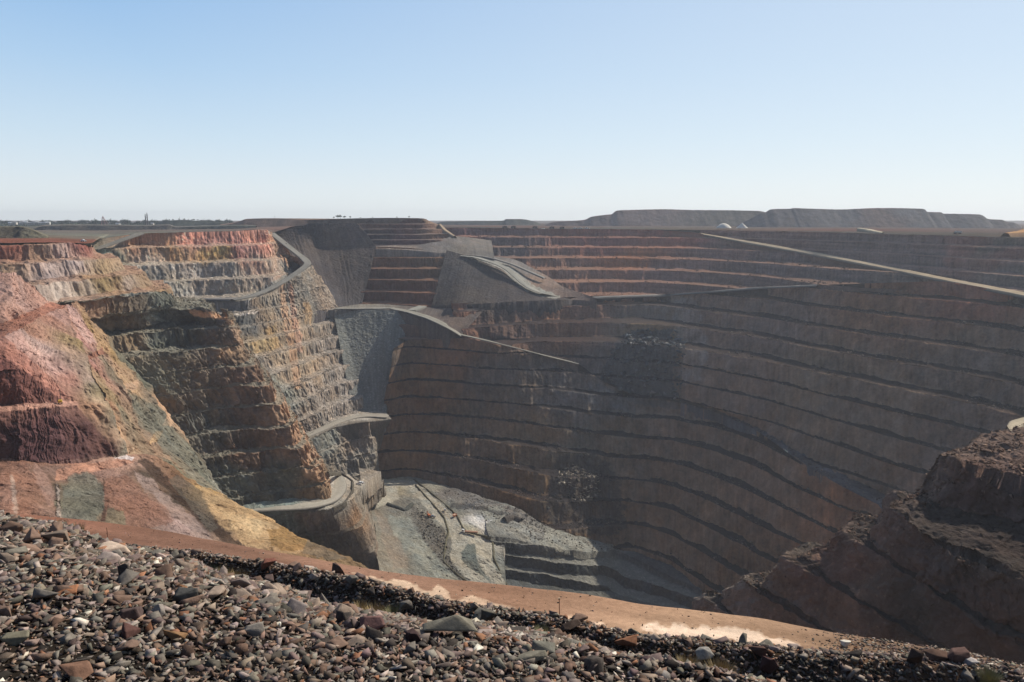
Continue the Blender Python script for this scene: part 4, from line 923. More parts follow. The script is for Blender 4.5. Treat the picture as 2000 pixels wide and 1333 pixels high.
panel("dirt_bench", [wrow(deep), wrow(drop_w), wrow(far_w), wrow(0.5 * far_w + 0.5 * mid_w), wrow(mid_w)], du=0.12, dv=0.12, capu=260, cols=BENCHC, big=0, tint=1.02, desat=0.22, med=0.16, fine=0.10, rut=0.30, seed=101, var=0.22, warp=2.5, streak=0.0, mat=M_NEAR, objname="dirt_track", label="orange dirt track along the lip of the pit", cat="dirt track",
      patches=[([(640, 1122), (720, 1132), (800, 1140), (880, 1160), (960, 1175), (1000, 1190), (930, 1186), (830, 1168), (760, 1150), (660, 1128)], "dcb690", 10, 0.75), ([(1250, 1232), (1330, 1218), (1430, 1222), (1500, 1240), (1560, 1262), (1480, 1268), (1350, 1254)], "e6c6a6", 14, 0.75), ([(990, 1188), (1050, 1200), (1150, 1215), (1130, 1222), (1040, 1206)], "deb58c", 7, 0.8), ([(1140, 1215), (1180, 1212), (1190, 1225), (1150, 1228)], "e0bb96", 7, 0.8)])
front_w = off(cr_w, -2.6, -26.3)
front_w[:, 2] = -26.4
gully_w = off(cr_w, -6.0, -26.2)
cr2_w = off(cr_w, 0.9, -24.7)
BUND_ROWS = [wrow(mid_w + np.array([0, 0.5, -0.3])), wrow(cr2_w), wrow(cr_w), wrow(front_w), wrow(gully_w)]
panel("bund", BUND_ROWS, du=0.14, dv=0.14, capu=240, cols=[(400, 1100, "4a3a2e"), (700, 1170, "4a3c30"), (1000, 1220, "4a3c30"), (1400, 1290, "4f4030"), (1850, 1300, "6a5240")], big=0, med=0.5, fine=0.2, seed=102, var=0.3, warp=2, streak=0, mat=M_NEAR, objname="earth_bund", label="long dark bund of dirt and broken rock beside the dirt track", cat="bund")
PILE = [(-300, 975, 21.5, 9.0), (0, 1012, 20.0, 9.3), (60, 1022, 19.6, 9.4), (130, 1033, 19.2, 9.5), (200, 1065, 18.8, 9.6), (290, 1088, 18.4, 9.7), (360, 1100, 18.0, 9.8), (420, 1125, 17.6, 9.9), (500, 1143, 17.2, 10.0), (560, 1162, 17.0, 10.1), (640, 1197, 16.6, 10.3), (760, 1217, 16.2, 10.6), (850, 1237, 15.9, 10.9), (950, 1243, 15.6, 11.3), (1060, 1263, 15.2, 11.7), (1130, 1276, 14.9, 12.0), (1200, 1301, 14.5, 12.4), (1280, 1319, 14.1, 12.8), (1360, 1336, 13.7, 13.0), (1600, 1390, 12.8, 12.2), (1850, 1440, 12.0, 11.5), (2300, 1520, 11.0, 10.5)]
pc = np.array([W(p[0], p[1], Y=p[2]) for p in PILE])
pb = np.array([W(p[0], max(1336, p[1] + 6), Y=p[3]) for p in PILE])
pm = 0.5 * (pc + pb) + np.array([0, 0, 0.35])
pn = pb * np.array([0.62, 0.62, 0.78])
pbk = pc + np.stack([pc[:, 0] * 0.12, np.full(len(pc), 2.0), np.full(len(pc), -1.0)], 1)
pbk2 = pc + np.stack([pc[:, 0] * 0.9, 15.0 + 0 * pc[:, 0], np.full(len(pc), -11.5)], 1)
pbk3 = np.stack([pc[:, 0] * 1.9, np.full(len(pc), 36.0), np.full(len(pc), -26.6)], 1)
PILE_ROWS = [wrow(pbk3), wrow(pbk2), wrow(pbk), wrow(pc), wrow(pm), wrow(pb), wrow(pn)]
panel("pile", PILE_ROWS, du=0.12, dv=0.12, capu=60, capv=120, cols=[(200, 1200, "2a231e"), (600, 1250, "28231f"), (1000, 1300, "262320"), (100, 1060, "33291f")], big=0, med=0.25, fine=0.10, seed=103, var=0.3, warp=1.0, streak=0, mat=M_NEAR, objname="rubble_ground", label="ground darkened as shadow under the foreground rubble", cat="ground")  # ground colour darkened to stand for shadow between the stones
nw0 = wrow(deep)
low = np.array([[p[0] * 3.2, 260 + 0.0 * p[1], -215.0] for p in deep])
low2 = np.array([[p[0] * 4.5, 470, -392.0] for p in deep])
lo = xs < 700
panel("near_wall", [[q for q, k in zip(wrow(low2), lo) if not k], [q for q, k in zip(wrow(low), lo) if not k], [q for q, k in zip(nw0, lo) if not k]][::-1], du=2, dv=1.5, H=20, zref=-60, cols=[(1200, 1300, "806050")], big=2, med=1.5, seed=104, label="near wall of the pit falling away below the dirt track")

# ---- rock shapes
def ico(sub):
    import bmesh
    bm = bmesh.new()
    bmesh.ops.create_icosphere(bm, subdivisions=sub, radius=1.0)
    V = np.array([v.co[:] for v in bm.verts])
    F = np.array([[v.index for v in f.verts] for f in bm.faces])
    bm.free()
    return V, F


def hull(r, npts, dims):
    """sharp convex shard: hull of random points in a rounded box"""
    import bmesh
    p = r.uniform(-1, 1, (npts, 3))
    q = np.abs(p).max(1, keepdims=True) / np.maximum(np.linalg.norm(p, axis=1, keepdims=True), 1e-6)
    p = p / np.abs(p).max(1, keepdims=True) * (0.45 + 0.55 * q) * r.uniform(0.8, 1.0, (npts, 1))
    bm = bmesh.new()
    for a in p:
        bm.verts.new(a)
    bmesh.ops.convex_hull(bm, input=bm.verts[:])
    for vv in [w for w in bm.verts if not w.link_faces]:
        bm.verts.remove(vv)
    bmesh.ops.triangulate(bm, faces=bm.faces[:])
    bm.verts.index_update()
    V = np.array([w.co[:] for w in bm.verts])
    F = np.array([[w.index for w in f.verts] for f in bm.faces])
    bm.free()
    V /= np.abs(V).max(0)
    return V * np.array(dims), F


def dims(r, el):
    return (1.0, r.uniform(0.45, 0.95), r.uniform(*el))


def subdiv(V, F, n):
    for _ in range(n):
        e = {}
        V = list(map(np.array, V))
        G = []
        def mid(a, b):
            k = (min(a, b), max(a, b))
            if k not in e:
                e[k] = len(V)
                V.append((V[a] + V[b]) / 2)
            return e[k]
        for a, b, c in F:
            ab, bc, ca = mid(a, b), mid(b, c), mid(c, a)
            G += [(a, ab, ca), (ab, b, bc), (ca, bc, c), (ab, bc, ca)]
        F = G
    return np.array(V), np.array(F)


LIB1 = [hull(rng, 7, dims(rng, (0.16, 0.6))) for _ in range(70)]
LIB2 = [hull(rng, 8, dims(rng, (0.16, 0.55))) for _ in range(60)]
I1 = I2 = (None, None)
ROCKC = [("7c6658", 3, "reddish brown"), ("70605a", 2.2, "purple brown"), ("716b60", 2.2, "grey green"), ("88786a", 2.4, "tan"), ("4a443f", 1.6, "dark charcoal"), ("86624c", 0.6, "rusty orange"), ("93847a", 1.8, "pinkish grey"), ("bab0a0", 0.35, "pale cream"), ("7e766c", 2.4, "plain grey")]
RW = np.array([c[1] for c in ROCKC])
RW = RW / RW.sum()


def rand_rot(r, n, tilt):
    """random spin with a limited tilt away from the flat side"""
    a = r.uniform(0, 2 * np.pi, n)
    ta = r.uniform(0, 2 * np.pi, n)
    tt = np.abs(r.normal(0, tilt, n))
    ax = np.stack([np.cos(ta), np.sin(ta), 0 * ta], 1)
    K = np.zeros((n, 3, 3))
    K[:, 0, 2], K[:, 2, 0], K[:, 1, 2], K[:, 2, 1] = ax[:, 1], -ax[:, 1], -ax[:, 0], ax[:, 0]
    R2 = np.eye(3) + np.sin(tt)[:, None, None] * K + (1 - np.cos(tt))[:, None, None] * (K @ K)
    Rz = np.zeros((n, 3, 3))
    Rz[:, 0, 0], Rz[:, 0, 1], Rz[:, 1, 0], Rz[:, 1, 1], Rz[:, 2, 2] = np.cos(a), -np.sin(a), np.sin(a), np.cos(a), 1
    return R2 @ Rz


def scatter_pts(P, rows, n, r, dens=None):
    """n points on the grid surface P between its row indices, by area"""
    Q = P[rows[0]:rows[1]]
    a = np.linalg.norm(np.cross(Q[1:, :-1] - Q[:-1, :-1], Q[:-1, 1:] - Q[:-1, :-1]), axis=2)
    if dens is not None:
        a = a * dens(Q[:-1, :-1])
    pr = (a / a.sum()).ravel()
    i = r.choice(len(pr), n, p=pr)
    ri, ci = np.unravel_index(i, a.shape)
    u, v = r.random(n)[:, None], r.random(n)[:, None]
    return Q[ri, ci] + u * (Q[ri + 1, ci] - Q[ri, ci]) + v * (Q[ri, ci + 1] - Q[ri, ci])


def rock_cols(r, n, k):
    base = np.array([hexc(c[0]) for c in ROCKC])[k]
    return base * r.uniform(0.42, 1.5, (n, 1)) * (1 + 0.02 * r.normal(size=(n, 3)))


def bake(pts, size, lib, faces, r, tilt=0.35, sink=0.25, colf=None):
    n = len(pts)
    li = r.integers(0, len(lib), n)
    R = rand_rot(r, n, tilt)
    k = r.choice(len(ROCKC), n, p=RW)
    cl = rock_cols(r, n, k) if colf is None else colf(r, n)
    out = []
    for a in range(len(lib)):
        m = np.where(li == a)[0]
        if not len(m):
            continue
        LV, LF = lib[a]
        V = np.einsum('nij,nvj->nvi', R[m], LV[None] * size[m, None, None]) + pts[m, None, :]
        V[..., 2] += (size[m] * sink)[:, None]
        nv = LV.shape[0]
        C = np.repeat(cl[m][:, None, :], nv, 1) * r.uniform(0.85, 1.15, (len(m), nv, 1))
        F = (LF[None] + (np.arange(len(m)) * nv)[:, None, None]).reshape(-1, 3)
        out.append((V.reshape(-1, 3), F, C.reshape(-1, 3)))
    return merge(out)


def merge(parts):
    V, F, C, o = [], [], [], 0
    for v, f, c in parts:
        V.append(v)
        F.append(f + o)
        C.append(c)
        o += len(v)
    return np.concatenate(V), np.concatenate(F), np.concatenate(C)


PP = SURF["pile"]
BP = SURF["bund"]


def inview(p, mx=60):
    bx, by = pix(p)
    return (bx > -mx) & (bx < 2000 + mx) & (by < 1333 + mx)


npr = PP.shape[0]
# rows of the mound that face the camera: from just behind the crest to below the frame
yc = PP[:, PP.shape[1] // 2, 1]
pr0, pr1 = int(np.argmax(yc < 19.5)), npr - 1
parts = []
vis = lambda q: inview(q, 90).astype(float)
p = scatter_pts(PP, (pr0, pr1), 20000, rng, vis)
parts.append(bake(p, rng.uniform(0.025, 0.055, len(p)) * (0.6 + p[:, 1] / 25), LIB1, I1[1], rng, 0.7))
p = scatter_pts(PP, (pr0, pr1), 14000, rng, vis)
parts.append(bake(p, rng.uniform(0.055, 0.10, len(p)) * (0.6 + p[:, 1] / 25), LIB1, I1[1], rng, 0.6))
p = scatter_pts(PP, (pr0, pr1), 8000, rng, lambda q: vis(q) * (0.4 + sm(q[..., 1], 11, 17)))
parts.append(bake(p, rng.uniform(0.10, 0.18, len(p)) * (0.7 + p[:, 1] / 45), LIB2, I2[1], rng, 0.5))
nb = BP.shape[0]
bvis = lambda q: inview(q, 60).astype(float)
b0, b1 = int(nb * 0.08), int(nb * 0.72)
p = scatter_pts(BP, (b0, b1), 15000, rng, bvis)
parts.append(bake(p, rng.uniform(0.07, 0.15, len(p)), LIB1, I1[1], rng, 0.6))
p = scatter_pts(BP, (b0, b1), 5000, rng, bvis)
parts.append(bake(p, rng.uniform(0.15, 0.26, len(p)), LIB1, I1[1], rng, 0.6))
p = scatter_pts(BP, (b0, b1), 700, rng, bvis)
parts.append(bake(p, rng.uniform(0.25, 0.34, len(p)), LIB2, I2[1], rng, 0.5))
DB = SURF["dirt_bench"]
p = scatter_pts(DB, (int(DB.shape[0] * .45), DB.shape[0] - 1), 9000, rng, lambda q: bvis(q) * (0.12 + sm(pix(q)[0], 1550, 1700) * 3))
parts.append(bake(p, rng.uniform(0.02, 0.09, len(p)) * (1 + 0.8 * sm(pix(p)[0], 1550, 1750)), LIB1, I1[1], rng, 0.5))
V, F, C = merge(parts)
o = mesh_obj("rubble", V, F, M_ROCK, np.clip(C, 0.01, 0.7))
tag(o, "loose broken rubble covering the foreground mound and bund", "rubble", kind="stuff")

# ---- the large rocks, each on its own
LAND = []


def big_rock(px, py, Y, sx, sy, sz, rz, tilt, col, label, cuts=11, seed=0, group=None, sub=3):
    r = np.random.default_rng(1000 + seed)
    V, F0 = hull(r, cuts + 2, (1, 1, 1))
    V, F0 = subdiv(V, F0, 3)
    nn = V / np.maximum(np.linalg.norm(V, axis=1, keepdims=True), 1e-6)
    V = V + nn * (0.03 * fbm(V[:, 0] * 2.2, V[:, 1] * 2.2, V[:, 2] * 2.2, 4, seed))[:, None]
    V = V * np.array([sx, sy, sz]) / 2
    from mathutils import Matrix
    M = np.array(Matrix.Rotation(math.radians(rz), 3, 'Z') @ Matrix.Rotation(math.radians(tilt[0]), 3, 'X') @ Matrix.Rotation(math.radians(tilt[1]), 3, 'Y'))
    V = V @ M.T
    c = hexc(col) * (1 + 0.28 * fbm(V[:, 0] * 6 / sx, V[:, 1] * 6 / sx, V[:, 2] * 14 / sx, 3, seed + 3))[:, None]
    o = mesh_obj("rock", V, F0, M_ROCK, np.clip(c, 0.01, 0.8))
    src = PP if Y < 25 else (DB if "track" in label else BP)
    q = src.reshape(-1, 3)
    qx, qy = pix(q)
    dd = (qx - px) ** 2 + (qy - py) ** 2
    near = dd < dd.min() + 30
    k = np.where(near)[0][np.argmin(q[near][:, 1])]
    o.location = q[k] + np.array([0, 0, sz * 0.36])
    tag(o, label, "rock", group=group)
    return o


HERO = [
    (225, 1080, 18.9, 1.05, 0.55, 0.22, -14, (4, 14), "cdb6a0", "long cream coated slab tilted along the crest of the rubble at the left", 8),
    (285, 1095, 18.4, 0.62, 0.5, 0.18, -20, (10, 14), "d0ac92", "cream and pink slab at the lower end of the long crest slab", 9),
    (80, 1157, 13.6, 0.72, 0.5, 0.2, 5, (12, -4), "857a68", "large flat tan slab with dark patches near the left edge", 8),
    (132, 1158, 13.4, 0.5, 0.36, 0.15, 20, (10, 4), "9a6c50", "flat rusty slab lying against the right of the big tan slab", 8),
    (358, 1172, 12.9, 0.56, 0.36, 0.34, -8, (14, -10), "565450", "dark grey rounded boulder with a pale upper rim", 14),
    (878, 1245, 15.6, 1.12, 0.66, 0.42, 6, (10, -5), "7e786a", "largest greenish grey block with a flat top at the crest of the rubble", 7),
    (816, 1253, 15.2, 0.36, 0.4, 0.36, 40, (0, 10), "4a3c3a", "dark brown boulder tucked against the left of the largest block", 10),
    (728, 1225, 15.9, 0.5, 0.4, 0.32, 12, (10, 8), "7c605a", "brown purple boulder at the crest left of the largest block", 9),
    (575, 1195, 16.4, 0.5, 0.4, 0.3, -20, (14, 18), "8c8078", "pinkish grey angular boulder on the crest beside the dry grass", 9),
    (430, 1140, 17.2, 0.75, 0.3, 0.14, -12, (8, 12), "a49c90", "thin pale grey slab below the dry grass tufts at the crest", 8),
    (255, 1205, 12.0, 0.4, 0.3, 0.28, 30, (0, 0), "5a4c48", "squat dark brown block left of the dark rounded boulder", 10),
    (250, 1237, 11.5, 0.38, 0.3, 0.26, 70, (15, 5), "5c443e", "upright purple brown block in the lower left rubble", 10),
    (345, 1245, 11.3, 0.42, 0.26, 0.16, 40, (18, 20), "86684c", "tan tilted slab casting a deep shadow in the lower left rubble", 9),
    (140, 1325, 9.7, 0.62, 0.42, 0.22, 10, (14, 0), "7c5f4e", "wide brown slab cut by the bottom edge at the left", 8),
    (1030, 1290, 13.7, 0.75, 0.42, 0.18, 14, (10, -8), "7c7668", "flat grey green slab right of centre in the rubble", 8),
    (1060, 1270, 14.7, 0.5, 0.36, 0.2, -10, (8, 0), "787468", "grey green flat rock on the crest right of the largest block", 8),
    (305, 1200, 12.5, 0.44, 0.34, 0.2, -30, (12, 0), "8c8278", "light grey flat rock just below the dark rounded boulder", 9),
    (35, 1250, 11.4, 0.4, 0.3, 0.2, 15, (14, 6), "76705f", "green tinted flat rock near the left edge of the rubble", 9),
    (640, 1078, 42.0, 1.5, 1.2, 1.1, 20, (0, 0), "6a5048", "", 9),
    (1222, 1256, 38.6, 1.45, 1.0, 0.75, -10, (8, 8), "86604a", "rusty wedge shaped boulder on the front of the bund", 8),
    (1375, 1280, 38.0, 1.0, 0.8, 0.6, 10, (6, 0), "9a948a", "pale grey boulder on the front of the bund right of the rusty wedge", 9),
    (1500, 1305, 36.5, 1.25, 0.9, 1.0, 30, (0, 8), "5a4440", "dark purple boulder standing in front of the bund at the right", 9),
    (1480, 1282, 38.2, 0.9, 0.7, 0.8, 0, (0, 0), "5c4840", "dark brown upright boulder on the bund behind the purple one", 9),
    (1785, 1292, 38.4, 1.1, 0.8, 1.0, 60, (10, 24), "4c3f38", "dark leaning slab standing in the dirt at the far right of the bund", 8),
    (1825, 1268, 39.8, 1.5, 0.9, 0.6, -10, (0, 0), "5f4c42", "long brown boulder on the skyline of the bund at the right", 10),
    (1868, 1278, 39.5, 1.3, 0.9, 0.9, 15, (0, 6), "645049", "round topped brown boulder on the bund skyline at the right", 12),
    (1895, 1288, 39.0, 1.0, 0.8, 0.5, 0, (0, 0), "a8a09a", "pale lilac rock between two brown boulders at the right of the bund", 10),
    (1650, 1257, 42.0, 0.75, 0.5, 0.45, 20, (0, 0), "c8c0b0", "white rock alone on the dirt track at the right", 9),
    (525, 1105, 44.0, 1.1, 0.8, 0.8, 30, (0, 0), "7a5246", "rust brown boulder on the bund above the dry grass", 10),
    (655, 1130, 43.0, 1.0, 0.8, 1.2, 20, (0, 10), "5a4a44", "tall dark boulder standing on the bund left of the pale track patch", 9),
    (770, 1165, 42.0, 1.4, 1.0, 0.9, -15, (0, 10), "6a5a50", "broad grey brown boulder on the bund below the pale track patch", 10),
    (955, 1215, 40.6, 1.0, 0.9, 1.2, 10, (0, 0), "5e5a50", "upright olive grey boulder in the front of the bund", 10),
    (1108, 1236, 39.6, 1.4, 1.1, 1.2, 40, (0, 0), "554840", "big dark conical boulder in the bund below the marker post", 9),
    (885, 1212, 41.0, 0.5, 0.5, 0.7, 0, (0, 0), "a0826e", "small pale brown upright rock in the middle of the bund", 9),
]
nh = 0
for i, h in enumerate(HERO):
    px, py, Y, sx, sy, sz, rz, ti, col, lab, cuts = h
    if not lab:
        continue
    big_rock(px, py, Y, sx, sy, sz, rz, ti, col, lab, cuts, seed=i)
    LAND.append((px, py, Y))
    nh += 1

ANCH = [(80, 1157, "near the big tan slab at the left"), (225, 1080, "under the cream slab at the crest"), (358, 1172, "around the dark rounded boulder"), (575, 1195, "near the pinkish crest boulder"), (300, 1300, "in the lower left rubble"), (620, 1300, "in the bottom middle rubble"), (760, 1250, "left of the largest greenish block"), (950, 1265, "right of the largest greenish block"), (900, 1315, "below the largest greenish block"), (1030, 1290, "beside the flat grey green slab"), (1250, 1320, "at the right end of the rubble mound"), (60, 1050, "at the far left crest of the rubble"), (60, 1300, "in the bottom left corner"), (450, 1250, "between the dark boulder and the largest block")]
ANCHB = [(380, 1090, "left end of the bund by the dry grass"), (620, 1125, "bund near its tall dark boulder"), (780, 1165, "bund below the pale track patch"), (950, 1205, "middle of the bund by the olive boulder"), (1110, 1230, "bund below the marker post"), (1230, 1255, "bund by the rusty wedge boulder"), (1400, 1280, "bund by the pale grey boulder"), (1500, 1290, "bund by the purple boulder"), (1650, 1295, "stony dirt right of the purple boulder"), (1820, 1290, "right end of the bund by the leaning slab"), (1950, 1315, "far right corner of the bund")]
n_ind = 300 - nh
n_p, n_b = int(n_ind * 0.72), n_ind - int(n_ind * 0.72)
pp = scatter_pts(PP, (pr0, pr1), n_p * 3, rng, lambda q: inview(q, -5) * (0.35 + sm(q[..., 1], 10.5, 15)))
bp = scatter_pts(BP, (b0, b1), n_b * 3, rng, lambda q: inview(q, -5).astype(float))


def thin(P, n, dmin):
    keep = []
    for q in P:
        if all(np.linalg.norm(q - k) > dmin for k in keep):
            keep.append(q)
        if len(keep) == n:
            break
    return keep


SH = ["flat", "jagged", "blocky"]
for src, anc, smin, smax, dm in ((thin(pp, n_p, 0.3), ANCH, 0.33, 0.62, 0), (thin(bp, n_b, 0.7), ANCHB, 0.72, 1.3, 0)):
    for q in src:
        k = int(rng.choice(len(ROCKC), p=RW))
        s = rng.uniform(smin, smax)
        sh = int(rng.integers(0, 3))
        hz = (0.35, 0.55, 0.75)[sh]
        bx, by = pix(q)
        a = min(anc, key=lambda t: (t[0] - bx) ** 2 + (t[1] - by) ** 2)
        szw = "large" if s > 0.5 * (smin + smax) else "medium"
        c = hexc(ROCKC[k][0]) * rng.uniform(0.75, 1.3)
        V, FF = hull(rng, (10, 8, 12)[sh], dims(rng, (hz * 0.7, hz * 1.1)))
        V, FF = subdiv(V, FF, 2)
        V = V + V * (0.03 * fbm(V[:, 0] * 2.5, V[:, 1] * 2.5, V[:, 2] * 2.5, 3, int(k)))[:, None]
        V = V * s / 2
        V = V @ rand_rot(rng, 1, (0.2, 0.5, 0.3)[sh])[0].T
        cc = c * (1 + 0.25 * fbm(V[:, 0] * 7 / s, V[:, 1] * 7 / s, V[:, 2] * 16 / s, 3, int(k)))[:, None]
        o = mesh_obj("rock", V, FF, M_ROCK, np.clip(cc, 0.01, 0.7))
        o.location = q + np.array([0, 0, 0.14 * s])
        place = a[2] if anc is ANCH else "on the " + a[2]
        tag(o, "%s %s %s rock %s" % (szw, sh_ := SH[sh], ROCKC[k][2], place), "rock", group="broken rocks of the mound and bund")

# ---- boulders of the two rock falls, lying on the benches
def in_poly(x, y, pl):
    ins = np.zeros(x.shape, bool)
    for a0 in range(len(pl)):
        x0, y0 = pl[a0]
        x1, y1 = pl[a0 - 1]
        if y0 != y1:
            ins ^= ((y0 > y) != (y1 > y)) & (x < (x1 - x0) * (y - y0) / (y1 - y0) + x0)
    return ins


def boulders(label, surfs, poly, n, smin, smax, cols, seed, name="rock_slide"):
    r = np.random.default_rng(seed)
    allp = []
    for sname in surfs:
        q = SURF[sname].reshape(-1, 3)
        bx, by = pix(q)
        allp.append(q[in_poly(bx, by, poly)])
    q = np.concatenate(allp)
    p = q[r.integers(0, len(q), n)] + r.normal(0, 0.5, (n, 3))
    sz = smin * (smax / smin) ** (r.random(n) ** 2.2)
    cc = np.array([hexc(c) for c in cols])
    V, F, C = bake(p, sz, LIB1, None, r, 0.7, 0.3, colf=lambda r_, n_: cc[r_.integers(0, len(cc), n_)] * r_.uniform(0.7, 1.25, (n_, 1)))
    o = mesh_obj(name, V, F, M_FAR, np.clip(C, 0.01, 0.8))
    tag(o, label, "rock fall", kind="stuff")


boulders("dark fallen boulders heaped below the pale chute", ["mid_block", "far_wall"], [(1225, 655), (1275, 642), (1320, 648), (1340, 680), (1350, 730), (1345, 785), (1290, 780), (1215, 765), (1170, 742), (1185, 705)], 1100, 0.7, 6.0, ["565c60", "62666a", "70706e", "4c5256", "827e78"], 5)
boulders("pale and dark boulders of the low rock fall above the pit floor", ["far_wall"], [(1110, 905), (1140, 910), (1172, 935), (1172, 965), (1150, 985), (1115, 975), (1085, 940)], 700, 0.5, 3.4, ["a89e8e", "978c7e", "7c7468", "5c5650", "b8ae9c", "6a645c"], 6)  # palest colours paint sunlight onto boulders that lie in shade
boulders("loose dark rubble at the foot of the low rock fall", ["far_wall", "floor_east"], [(1085, 895), (1150, 888), (1190, 915), (1225, 1010), (1225, 1060), (1120, 1035), (1062, 1015)], 900, 0.5, 2.2, ["4c4a48", "5a5650", "66605a"], 7)
boulders("scattered grey rubble on the pit floor", ["floor", "floor_east"], [(860, 955), (940, 972), (1010, 995), (1060, 1025), (1200, 1065), (1215, 1090), (1000, 1050), (940, 1015), (880, 985)], 1500, 0.4, 1.6, ["857c72", "6f6860", "9a9284", "5c564f"], 8)
boulders("grey rubble strip between the floor roads", ["floor"], [(800, 985), (835, 1005), (868, 1040), (876, 1085), (905, 1125), (880, 1115), (830, 1060), (800, 1015)], 900, 0.4, 1.8, ["857f74", "6c675f", "9a9486", "5a5650"], 9)
boulders("broken rock along the crests of the near right spur", ["near_spur"], [(1750, 960), (1840, 890), (1900, 870), (2000, 830), (2000, 1000), (1880, 960), (1830, 990), (1780, 990)], 1600, 0.25, 1.3, ["80685a", "9a8474", "6c564a", "5a4840"], 10)
boulders("rubble on the lower ledges of the near right spur", ["near_spur"], [(1400, 1190), (1480, 1110), (1600, 1070), (1690, 980), (1740, 985), (1830, 1070), (1900, 1110), (2000, 1160), (2000, 1180), (1850, 1110), (1700, 1060), (1610, 1120), (1500, 1160)], 2200, 0.2, 0.9, ["80685a", "8c7868", "6c564a", "5a4840"], 11)


def berm_rubble(label, sname, n, smin, smax, cols, seed):
    """loose blocks lying where the wall is nearly level"""
    r = np.random.default_rng(seed)
    P = SURF[sname]
    nz = np.cross(np.gradient(P, axis=1), np.gradient(P, axis=0))
    nz = np.abs(nz[..., 2]) / np.maximum(np.linalg.norm(nz, axis=2), 1e-9)
    q = P[(nz > 0.85)]
    bx, by = pix(q)
    q = q[(bx > -20) & (bx < 2020) & (by < 1300)]
    cl = fbm(q[:, 0] / 30, q[:, 1] / 30, q[:, 2] / 10, 3, seed)
    q = q[cl > 0.0]
    p = q[r.integers(0, len(q), n)] + r.normal(0, 0.4, (n, 3)) * np.array([1, 1, 0.3])
    sz = smin * (smax / smin) ** (r.random(n) ** 2.5)
    cc = np.array([hexc(c) for c in cols])
    V, F, C = bake(p, sz, LIB1, None, r, 0.7, 0.3, colf=lambda r_, n_: cc[r_.integers(0, len(cc), n_)] * r_.uniform(0.7, 1.25, (n_, 1)))
    o = mesh_obj("rubble", V, F, M_FAR, np.clip(C, 0.01, 0.8))
    tag(o, label, "rubble", kind="stuff")


berm_rubble("loose rock lying on the ledges of the tall shaded wall", "east_wall", 5000, 0.4, 1.8, ["6c6058", "5a504a", "80746a"], 21)
berm_rubble("loose rock lying on the ledges of the lower far wall", "far_wall", 6000, 0.4, 1.8, ["6c6058", "5a504a", "80746a"], 22)
berm_rubble("loose rock lying on the ledges of the upper far wall", "east_upper_far", 3500, 0.5, 2.2, ["75635a", "6a5a50", "8a7668"], 23)
berm_rubble("loose rock on the ledges of the dark left spur", "west_spur", 6000, 0.25, 1.1, ["6e6a5c", "5c564a", "857a68", "8a705a"], 24)
berm_rubble("loose rock on the ledges of the sunlit left wall", "west_wall_mid", 5000, 0.3, 1.2, ["8a8072", "9a8c78", "70685e"], 25)
# ================================================================== things
from mathutils import Vector, Matrix
C_YEL = plain("yellow_paint", (0.65, 0.42, 0.05), 0.45)
C_ORG = plain("orange_paint", (0.55, 0.16, 0.06), 0.45)
C_WHT = plain("white_paint", (0.75, 0.75, 0.73), 0.45)
C_DRK = plain("dark_rubber", (0.03, 0.03, 0.03), 0.8)
C_GLS = plain("dark_glass", (0.03, 0.04, 0.05), 0.15)
C_STL = plain("weathered_steel", (0.16, 0.14, 0.13), 0.6, 0.4)
C_RST = plain("rusty_steel", (0.20, 0.09, 0.05), 0.8)
C_RED = plain("red_oxide_steel", (0.36, 0.16, 0.13), 0.7)
C_ROOF = plain("grey_sheet_roof", (0.34, 0.34, 0.35), 0.5)
C_WALL = plain("cream_wall", (0.62, 0.58, 0.50), 0.8)
C_LEAF = plain("dull_green_leaves", (0.055, 0.075, 0.045), 0.9)
C_TRNK = plain("grey_brown_bark", (0.12, 0.09, 0.07), 0.9)
C_STRAW = plain("dry_straw", (0.42, 0.31, 0.15), 0.9)
C_SAGE = plain("dry_green_stems", (0.24, 0.22, 0.11), 0.9)
C_SALT = make_ground_mat("white_stockpile", 0.6, 0.4, 0.12)


